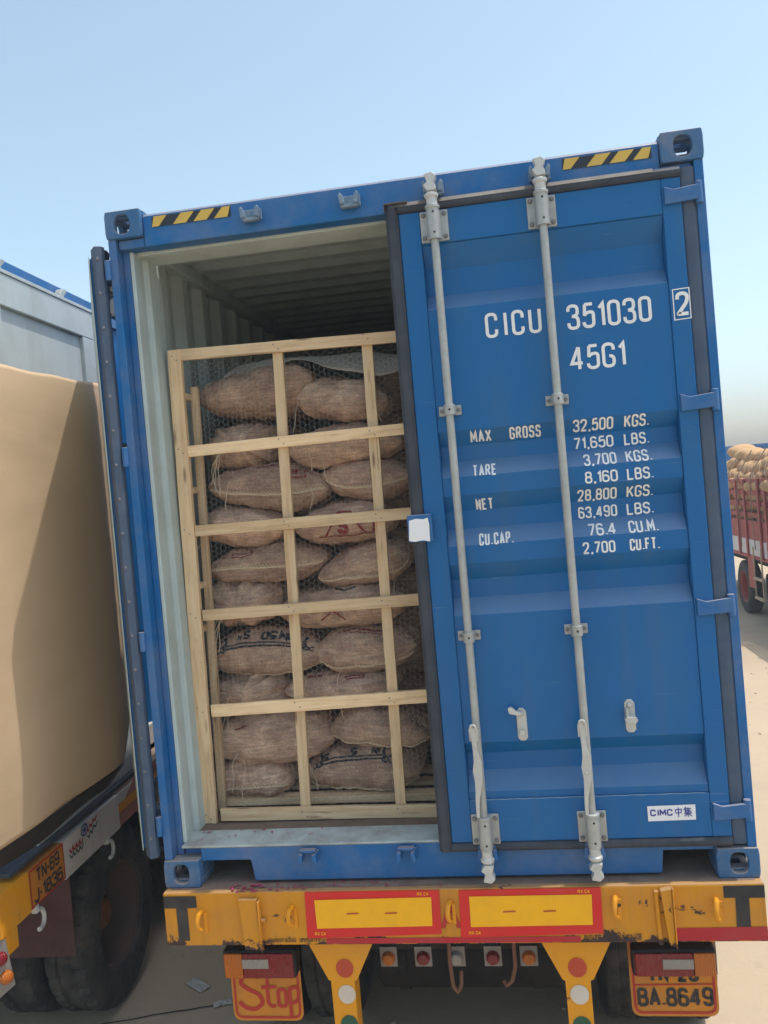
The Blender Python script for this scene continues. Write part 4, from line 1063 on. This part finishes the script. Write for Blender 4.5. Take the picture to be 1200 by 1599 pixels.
def wheel(x, y, z, side, parent, rimmat='rim_dark', hub='hub_orange', Rr=.5, width=.255, dish=-.09):
    """side = +1: outer face towards +x"""
    n = 120
    prof = [(.285, -.10), (.30, -.118), (.36, -.128), (.43, -.124), (.468, -.112), (.492, -.100), (.5, -.085), (.5, -.045), (.5, -.040), (.5, .0), (.5, .040), (.5, .045), (.5, .085), (.492, .100), (.468, .112), (.43, .124), (.36, .128), (.30, .118), (.285, .10)]
    rm = MB(); rm.lathe([(.292, .112), (.300, .118), (.296, .108), (.270, .09), (.262, .0), (.250, dish), (.13, dish - .004), (.12, dish + .05), (.09, dish + .06), (.0001, dish + .06)], (0, 0, 0), 'x', 48, False)
    for k in range(8):
        a = k * math.tau / 8; rm.lathe([(.014, dish), (.014, dish + .03), (.001, dish + .032)], (0, .19 * math.cos(a), .19 * math.sin(a)), 'x', 8)
    wh = rm.build('wheel', [rimmat], parent, loc=(x, y, z), rot=(0, 0, 0 if side > 0 else math.pi))
    P = []; m = MB()
    for i, (r_, h) in enumerate(prof):
        for k in range(n):
            a = k * math.tau / n; rr_ = r_
            if 4 <= i <= 14:
                ph_ = (k + (2 if i > 9 else 0)) % 5
                if i in (7, 8, 10, 11) and abs(h) > .03 and abs(h) < .05 and i in (8, 10): rr_ -= .012
                if ph_ == 0 and i != 9: rr_ -= .017
                if i == 9: rr_ -= .002
            u, v = rr_ * math.cos(a), rr_ * math.sin(a); P.append((h * width / .255, u, v))
    mm = len(prof)
    m.add(P, [(i * n + k, i * n + (k + 1) % n, (i + 1) * n + (k + 1) % n, (i + 1) * n + k) for i in range(mm - 1) for k in range(n)])
    m.build('tyre', 'tyre', wh)
    h_ = MB(); h_.lathe([(.085, dish + .061), (.085, dish + .10), (.07, dish + .115), (.0001, dish + .116)], (0, 0, 0), 'x', 24, False); h_.build('hub', hub, wh)
    return wh
for y in (1.18, 2.50, 3.82):
    for s_ in (-1, 1):
        wheel(s_ * 1.04, y, GZ + .5, s_, tr); wheel(s_ * .745, y, GZ + .5, -s_, tr)
    m = MB(); m.box(-1.0, 1.0, y - .06, y + .06, GZ + .44, GZ + .56); m.build('axle', 'chassis_dark', tr, bevel=.01)
for s_ in (-1, 1):
    m = MB(); m.box(s_ * .90 - .29, s_ * .90 + .29, .44, .45, -.62, -.23); m.build('mud_flap', 'black_plastic', tr, bevel=.002) if s_ > 3 else None
# onion skins on the beam and sill
m = MB(); rr = random.Random(11)
def petal(x, y, z, s_):
    a = rr.uniform(0, 6.28); ca, sa = math.cos(a), math.sin(a); P = []
    for (u, v) in ((-1, 0), (-.4, .5), (.4, .55), (1, 0), (.4, -.5), (-.4, -.45)):
        P.append((x + s_ * (u * ca - v * sa), y + s_ * (u * sa + v * ca), z + .002 + s_ * .45 * (u * u * .6 + v * v) * rr.uniform(.5, 1.1)))
    P.append((x, y, z + .0015)); m.add(P, [(i, (i + 1) % 6, 6) for i in range(6)])
for k in range(46): petal(rr.gauss(-.83, .05), rr.uniform(-.06, .02), .001 if rr.random() > .3 else .0, rr.uniform(.006, .014))
for k in range(60): petal(rr.gauss(-.45, .22), rr.uniform(-.03, .03), .0, rr.uniform(.004, .010))
for k in range(22): petal(rr.uniform(-1.1, -.05), rr.uniform(.05, .24), .181 if rr.random() < .0 else .180, rr.uniform(.004, .011))
tag(m.build('onion_skins', 'onion_skin', fix=False), 'scattered pink onion skins on the trailer beam and sill', 'debris', kind='stuff')

# ================================================================== NEIGHBOURING TRAILER AND CONTAINER
YAW = R(2.5); NX = -2.0
NL = (NX + math.sin(YAW) * 1.0, 1 - math.cos(YAW) * 1.0, 0)
nt_ = empty('container_trailer', NL, YAW)
tag(nt_, 'trailer at the left edge with orange number panel and white side panel', 'trailer')
m = MB(); m.box(-.13, .0, -.075, .178, -.182, .008); m.box(-.10, -.002, -.03, .055, -.275, -.1825); m.build('side_beam', 'yellow_clean', nt_, bevel=.004)
m = MB(); m.box(-.13, .0, .5155, 1.185, -.185, .008); m.build('side_panel', 'white_truck', nt_, bevel=.003)
m = MB(); m.box(-.13, -.002, .1785, .515, -.178, .006); npb = m.build('number_panel', 'plate_yellow', nt_, bevel=.003)
fs = lambda a, b, l=0: (.0012 + .0004 * l, a, b)
m = MB(); m.ribbon([(.185, -.170), (.508, -.170), (.508, .0), (.185, .0)], .009, fs, True); m.build('panel_border', 'letter_red', npb, smooth=False, fix=False)
m = MB()
for r_ in (('TN-69', .245, .460, -.077, .066), ('J-1836', .215, .480, -.162, .066)):
    s_, x, z, h, wd = fit(*r_, .2); text(m, s_, x, z, h, fs, .17, wd, .2, jit=.02)
m.build('painted_number', 'marking_black', npb, smooth=False, fix=False)
fs2 = lambda a, b, l=0: (.0022 + .0004 * l, a, b)
wav = lambda x0, x1, z, am, n: [(x0 + (x1 - x0) * k / 40, z + am * abs(math.sin(k / 40 * n * math.pi)) * -1 + .03 * (k / 40) ** 2 * .0) for k in range(41)]
m = MB(); m.ribbon(wav(.570, .720, -.055, .020, 4), .012, fs2); m.ribbon([(.77, -.03), (.79, -.045), (.81, -.02), (.83, -.035), (.85, -.008), (.875, -.02), (.90, .0)], .012, fs2); m.build('flag_stroke', 'flag_red', nt_, smooth=False, fix=False)
m = MB(); m.ribbon(wav(.570, .720, -.082, .022, 4), .009, fs2); m.ribbon([(.77, -.065), (.79, -.08), (.81, -.055), (.83, -.07), (.85, -.042), (.875, -.055), (.90, -.035)], .010, fs2); m.build('flag_stroke', 'flag_green', nt_, smooth=False, fix=False)
m = MB(); m.ribbon([(.745 + .038 * math.cos(a * math.tau / 24), -.022 + .028 * math.sin(a * math.tau / 24)) for a in range(24)], .008, fs2, True)
for k in range(6):
    a = k * math.pi / 6; m.ribbon([(.745 - .036 * math.cos(a), -.022 - .026 * math.sin(a)), (.745 + .036 * math.cos(a), -.022 + .026 * math.sin(a))], .004, (lambda p, q, l=k: fs2(p, q, l + 1)))
m.build('wheel_emblem', 'chakra_blue', nt_, smooth=False, fix=False)
m = MB(); m.box(-.14, -.012, 1.1855, 9.5, -.188, -.11); m.build('side_beam', 'pink_truck', nt_, bevel=.004)
m = MB(); m.box(-.14, -.008, 1.1855, 9.5, -.1095, -.055); m.build('side_beam', 'yellow_clean', nt_, bevel=.004)
m = MB(); m.ext([(1.1855, -.0545), (1.30, -.0545), (1.42, .008), (1.1855, .008)], 'x', -.14, -.008); m.build('side_panel', 'white_truck', nt_, bevel=.002)
m = MB(); m.ext([(1.3005, -.0545), (9.5, -.0545), (9.5, .008), (1.4205, .008)], 'x', -.14, -.008); m.build('side_beam', 'pink_truck', nt_, bevel=.002)
m = MB(); m.box(-2.5, -.141, -.06, 9.5, -.12, -.01); m.build('deck', 'chassis_dark', nt_)
m = MB(); m.box(-.13, -.012, 1.19, 9.4, .0085, .020); m.build('deck_dirt', 'deck_dust', nt_)
for v in (.226, 1.012, 1.50, 2.3):
    m = MB(); pts = [(-.05, v - .02, -.19), (-.03, v + .0, -.186)] ; pts = []
    for k in range(11):
        a = R(100) - k * R(215) / 10
        pts.append((.004 + .006 * k / 10, v + .042 * math.cos(a), -.238 + .045 * math.sin(a)))
    m.tube(pts, .0105, 8); m.box(-.02, .006, v - .018, v + .006, -.205, -.17); m.build('rope_hook', 'zinc_white', nt_)
m = MB(); m.box(-.66, -.03, .60, .608, -.62, -.20); m.build('mud_flap', 'maroon_rubber', nt_, bevel=.002)
mp = MB(); mp.ext([(-.005, -.165), (.070, -.19), (.095, -.40), (.02, -.43)], 'y', -.004, .004)
pl = mp.build('lamp_plate', 'lamp_plate', nt_, bevel=.002, loc=(-.045, -.105, 0), rot=(0, 0, R(52)))
for (a, b, mt) in ((.040, -.262, 'lens_red'), (.058, -.350, 'lens_amber')):
    m = MB(); m.lathe([(.030, -.0045), (.029, -.014), (.023, -.025), (.012, -.032), (.001, -.034)], (a, 0, b), 'y', 20); m.build('lens', mt, pl)
for v in (1.23, 2.53, 3.83):
    wheel(-.18, v, GZ + .5, 1, nt_, hub='hub_orange', width=.27); wheel(-.50, v, GZ + .5, -1, nt_, width=.27); wheel(-2.3, v, GZ + .5, -1, nt_, width=.27)
    m = MB(); m.box(-2.3, -.2, v - .06, v + .06, GZ + .44, GZ + .56); m.build('axle', 'chassis_dark', nt_)
for x in (-.75, -1.7):
    m = MB(); m.box(x - .06, x + .06, .0, 9.4, -.50, -.121); m.build('chassis_rail', 'chassis_dark', nt_)
# container on it, with its door folded back along the side
nc = empty('shipping_container', NL, YAW)
tag(nc, 'blue container at the left edge with its pale grey door folded back along the side', 'container')
m = MB(); X0 = -.16; pr = corr_profile(.55, 9.3)
P = []; F = []
for i, (y, h) in enumerate(pr):
    P += [(X0 - .012 - h, y, .17), (X0 - .012 - h, y, 2.90)]
    if i: F.append((2 * i - 2, 2 * i, 2 * i + 1, 2 * i - 1))
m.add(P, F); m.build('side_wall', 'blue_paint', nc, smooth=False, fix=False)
m = MB(); m.box(X0 - .06, X0, .55, 9.3, 2.90, 3.005); m.build('top_rail', 'blue_frame', nc, bevel=.004)
m = MB(); m.box(X0 - .06, X0, .55, 9.3, .03, .168); m.build('bottom_rail', 'white_truck', nc, bevel=.004)
m = MB(); m.box(X0 - .16, X0, .36, .55, .022, 3.015); m.build('corner_post', 'blue_frame', nc, bevel=.006)
m = MB(); m.box(X0 - 2.43, X0 - .05, .6, 9.3, 2.93, 2.985); m.box(X0 - 2.43, X0 - .07, .62, 9.28, .024, .08); m.build('roof', 'blue_paint', nc)
m = MB(); m.box(X0 - 2.43, X0 - 2.40, .4, 9.3, .08, 2.929); m.build('side_wall', 'blue_paint', nc)
m = MB(); m.box(X0 - 2.39, X0 - .06, 9.28, 9.32, .08, 2.929); m.build('front_wall', 'blue_paint', nc)
# folded door: inner face outwards
m = MB(); d0, d1 = .36, 1.53
m.box(-.10, -.040, d0, d1, 2.70, 2.865); m.box(-.10, -.040, d1 - .15, d1 - .001, .1405, 2.6995); m.box(-.10, -.040, d0, d0 + .12, .1405, 2.6995); m.box(-.10, -.040, d0, d1, .05, .14)
nd = m.build('door', 'door_grey', nc, bevel=.006)
m = MB(); pr = [(-.064, 2.70)]
for a, b, c, d in RECESS[1:]: pr += [(-.064, a), (-.044, b), (-.044, c), (-.064, d)]
pr += [(-.064, .141), (-.09, .141), (-.09, 2.70)]
m.ext(pr, 'y', d0 + .1205, d1 - .1505); m.build('door_panel', 'door_grey', nd, bevel=.004)
m = MB(); m.box(-.105, -.030, d1 - .0005, d1 + .022, .06, 2.87); m.build('door_edge_seal', 'sticker_white', nd, bevel=.004)
m = MB(); m.box(-.105, -.034, d0, d1, 2.8655, 2.885); m.build('door_top_seal', 'door_grey', nd, bevel=.003)
m = MB(); m.box(-.105, -.018, d0 - .3, d1 + .01, .030, .0495); m.build('door_bottom_seal', 'rubber', nd, bevel=.003)
for v in (.62, 1.30):
    m = MB(); m.tube([(-.125, v, .1), (-.125, v, 2.93)], .016, 10)
    m.ext([(v - .035, 2.905), (v + .012, 2.90), (v + .018, 2.935), (v + .055, 2.962), (v + .052, 2.978), (v + .005, 2.972), (v - .022, 2.945)], 'x', -.145, -.105)
    m.build('lock_rod', 'galvanised', nd, bevel=.003)
# brown sheet hung over the folded door
m = MB()
def kraft(a, b):
    r = 1.225 - .014 * b - .16 * max(0, (b - .68) / .32) ** 1.6
    v = -.62 + a * (r + .62)
    zt = 2.325 + .042 * v + .004 * math.sin(v * 4.2 + 1.2) + .003 * math.sin(v * 13)
    zb = .262 - .030 * v
    z = zt + (zb - zt) * b
    k = min(1, b / .10); x = .128 + .016 * (1 - (1 - k) ** 2) - .03 * max(0, (b - .8) / .2) ** 2
    x += .004 * noise.noise((v * 1.6, z * 1.1, 3)) + .0035 * noise.noise((v * 2.2, z * 6.5, 9)) + .003 * math.sin(v * 9 + z * 3)
    return (x, v, z)
m.grid(kraft, 70, 110)
o = m.build('brown_sheet', 'kraft_sheet', loc=NL, rot=(0, 0, YAW), fix=False); md = o.modifiers.new('s', 'SOLIDIFY'); md.thickness = .003
tag(o, 'large brown paper sheet draped down over the pale folded door', 'sheet')
m = MB()
def hem(a, b):
    v = -.62 + a * 1.66; z = .262 - .030 * v - b * (.14 + .012 * math.sin(v * 5))
    return (.115 - .11 * b + .006 * math.sin(v * 7), v, z)
m.grid(hem, 50, 4); q = m.build('dark_hem', 'chassis_dark', o, fix=False); md = q.modifiers.new('s', 'SOLIDIFY'); md.thickness = .003

# ================================================================== LORRY WITH SACKS, FAR RIGHT
LX = 4.5
lo = empty('sack_lorry', (LX, 9.0, GZ)); tag(lo, 'red slatted lorry heaped with netted tan sacks beyond the blue container', 'lorry')
def lb(name, mat, *r, bevel=.004):
    m = MB(); m.box(*[c for c in (r[0], r[1], r[2], r[3], r[4] - GZ - 0, r[5] - GZ)]); return m.build(name, mat, lo, bevel=bevel)
for k, z in enumerate((.70, .90, 1.10, 1.30)):
    h = .045
    lb('slat', 'lorry_red', .0, .03, .2, 9.6, z - h, z + h * .9)
lb('side_board', 'lorry_red', -.004, .032, .2, 9.6, .26, .60)
lb('side_stripe', 'lorry_white', -.008, .04, .2, 9.6, -.02, .255)
lb('side_rail', 'lorry_red', -.004, .06, .2, 9.6, -.09, -.0205)
for v in (.6, 1.6, 2.6, 3.0, 3.9, 4.45, 5.3, 6.3, 7.3, 8.3, 9.3): lb('stake', 'lorry_red', -.04, -.0085, v - .045, v + .045, -.05, 1.34)
lb('deck', 'chassis_dark', .05, 2.35, .2, 9.6, -.12, .0)
lb('tail_board', 'lorry_red', .04, 2.36, .15, .195, -.1, 1.34); lb('head_board', 'lorry_red', .04, 2.36, 9.605, 9.65, -.1, 1.4)
lb('side_board', 'lorry_red', 2.365, 2.40, .2, 9.6, -.1, 1.34)
for x in (.7, 1.6): lb('chassis_rail', 'chassis_dark', x, x + .12, .4, 9.4, -.45, -.121)
for v in (4.65, 7.9, 1.3):
    wheel(.16, v, .5, -1, lo, rimmat='lorry_red', hub='lorry_red'); wheel(2.2, v, .5, 1, lo, rimmat='lorry_red')
# ladder
lad = MB()
for v in (2.95, 3.42): lad.tube([(-.06, v, .15 - GZ), (-.06, v, -.76 - GZ)], .014, 8)
for z in (-.40, -.74): lad.box(-.085, -.035, 2.92, 3.45, z - GZ - .02, z - GZ + .02)
lad.build('ladder', 'rope', lo)
lb('side_flap', 'lorry_red', -.02, -.012, 3.55, 4.0, -.62, -.021); lb('fuel_tank', 'chassis_dark', .15, .7, 2.3, 3.6, -.85, -.35, bevel=.05)
# its load: individual sacks you can tell apart along the top edge, the heap behind
rr = random.Random(21); proto = None
def lorry_sack(x, v, z, L, H, D, yaw, n):
    global proto
    if proto is None or n % 5 == 0:
        sk = Sack(1.0, .42, .60, 100 + n, 'sewn'); m = MB(); m.grid(lambda a, b: sk(a * 2 - 1, b * math.tau), 22, 20, False, True)
        o = m.build('load_sack', 'load_jute', loc=(0, 0, 0), angle=60); proto = o.data
    else:
        o = bpy.data.objects.new('load_sack', proto); COL.objects.link(o)
    o.location = (LX + x, 9 + v, z); o.scale = (L, D / .6, H / .42); o.rotation_euler = (rr.uniform(-.15, .15), rr.uniform(-.12, .12), yaw)
    tag(o, 'tan sack in the netted heap loaded on the red lorry', 'sack', 'sacks loaded on the far lorry')
s = NT('load_jute'); s.fin(s.mix(s.noise(9, 6), (.44, .26, .13), (.64, .41, .225)), .95, s.bump(s.noise(40, 4), .5, .01), spec=.1)
n = 0
for row in range(9):
    z = .22 + row * .20
    setx = .30 if row < 5 else .22 + (row - 5) * .12
    v = 2.2 + (.3 if row % 2 else 0)
    while v < 6.3:
        lorry_sack(setx + rr.uniform(-.03, .03), v, z + rr.uniform(-.02, .02) + (.10 * math.sin(v * 1.1) if row > 5 else 0), rr.uniform(.62, .75), .27, .50, math.pi / 2 + rr.uniform(-.12, .12), n); n += 1
        v += .66
m = MB(); m.grid(lambda a, b: (.45 + b * 1.5, .4 + a * 9.0, (1.50 + .22 * math.sin(b * math.pi) + .12 * noise.noise((a * 12, b * 5, 1))) - GZ), 60, 12)
tag(m.build('load_heap', 'load_jute', lo, fix=False), kind='stuff')
m = MB()
for k in range(26):
    v = 1.5 + k * .33
    for sg in (1,):
        pts = []
        for j in range(10):
            t = j / 11; z = 1.32 + .52 * t; x = .02 + .50 * t * t; pts.append((x - .02, v + sg * t * .8, z - GZ + .02 * math.sin(v * 1.1)))
        m.tube(pts, .0045, 4, False)
m.build('load_net', 'net_rope', lo, fix=False)
for v in (3.3, 4.2, 5.0):
    m = MB(); m.tube([(-.05, v, .1 - GZ), (-.055, v + .05, .9 - GZ), (-.02, v + .1, 1.4 - GZ), (.28, v + .12, 1.85 - GZ)], .010, 5); m.build('rope', 'net_rope', lo)
# far blue container on its trailer
fc = empty('shipping_container', (7.2, 34.0, GZ)); tag(fc, 'distant blue container whose top edge shows above the sack lorry', 'container')
m = MB(); pr = corr_profile(0, 12.1); P = []; F = []
for i, (y, h) in enumerate(pr):
    P += [(y, h, 1.0), (y, h, 3.50)]
    if i: F.append((2 * i - 2, 2 * i, 2 * i + 1, 2 * i - 1))
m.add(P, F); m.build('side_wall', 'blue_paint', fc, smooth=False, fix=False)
m = MB(); m.box(0, 12.1, -.02, .06, 3.50, 3.60); m.box(0, 12.1, -.02, .06, .9, 1.0); m.build('side_rail', 'blue_frame', fc)
m = MB(); m.box(0, 12.1, .07, 2.4, .95, 3.56); m.build('body', 'blue_paint', fc)
for x in (.05, 12.05):
    m = MB(); m.box(x - .08, x + .08, -.03, .1, .9, 3.62); m.build('corner_post', 'blue_frame', fc)
for x in (1.5, 2.8, 9.5): wheel_x = x
m = MB(); m.box(.2, 11.9, .3, 2.1, .55, .89); m.build('trailer_bed', 'chassis_dark', fc)
for x in (1.5, 2.8, 9.0):
    wo = wheel(x, .3, .5, 1, fc); wo.rotation_euler = (0, 0, -math.pi / 2)

# ================================================================== LITTER
LITTER = ((-1.69, 1.33, .075, 'flat pale scrap on the shaded ground nearest the big tyre'), (-1.47, 1.15, .05, 'small upturned scrap lying by the ground crack'))
for k, (x, y, s_, lab) in enumerate(LITTER):
    m = MB(); rq = random.Random(k)
    m.grid(lambda a, b: (s_ * (a - .5) * 2.2, s_ * (b - .5), .006 + .02 * abs(noise.noise((a * 4 + k, b * 4, 2)))), 10, 8)
    o = m.build('paper_scrap', 'scrap', loc=(x, y, GZ), rot=(0, 0, rq.uniform(0, 3)), fix=False); md = o.modifiers.new('s', 'SOLIDIFY'); md.thickness = .001
    tag(o, lab, 'litter')

# ================================================================== HAZE
hz_m = bpy.data.materials.new('haze'); hz_m.use_nodes = True; ht = hz_m.node_tree; ht.nodes.clear()
pv = ht.nodes.new('ShaderNodeVolumePrincipled'); pv.inputs['Color'].default_value = (.82, .88, .95, 1); pv.inputs['Density'].default_value = .0035
ho = ht.nodes.new('ShaderNodeOutputMaterial'); ht.links.new(pv.outputs[0], ho.inputs['Volume'])
MATS['haze'] = hz_m
m = MB(); m.box(-60, 60, -30, 80, GZ - 1, 3.4)  # added haze volume: distance haze, and a stand-in for lens glare veil
tag(m.build('haze', 'haze', smooth=False), 'thin pale haze over the whole yard, also imitating a veil of lens glare', 'haze', kind='stuff')
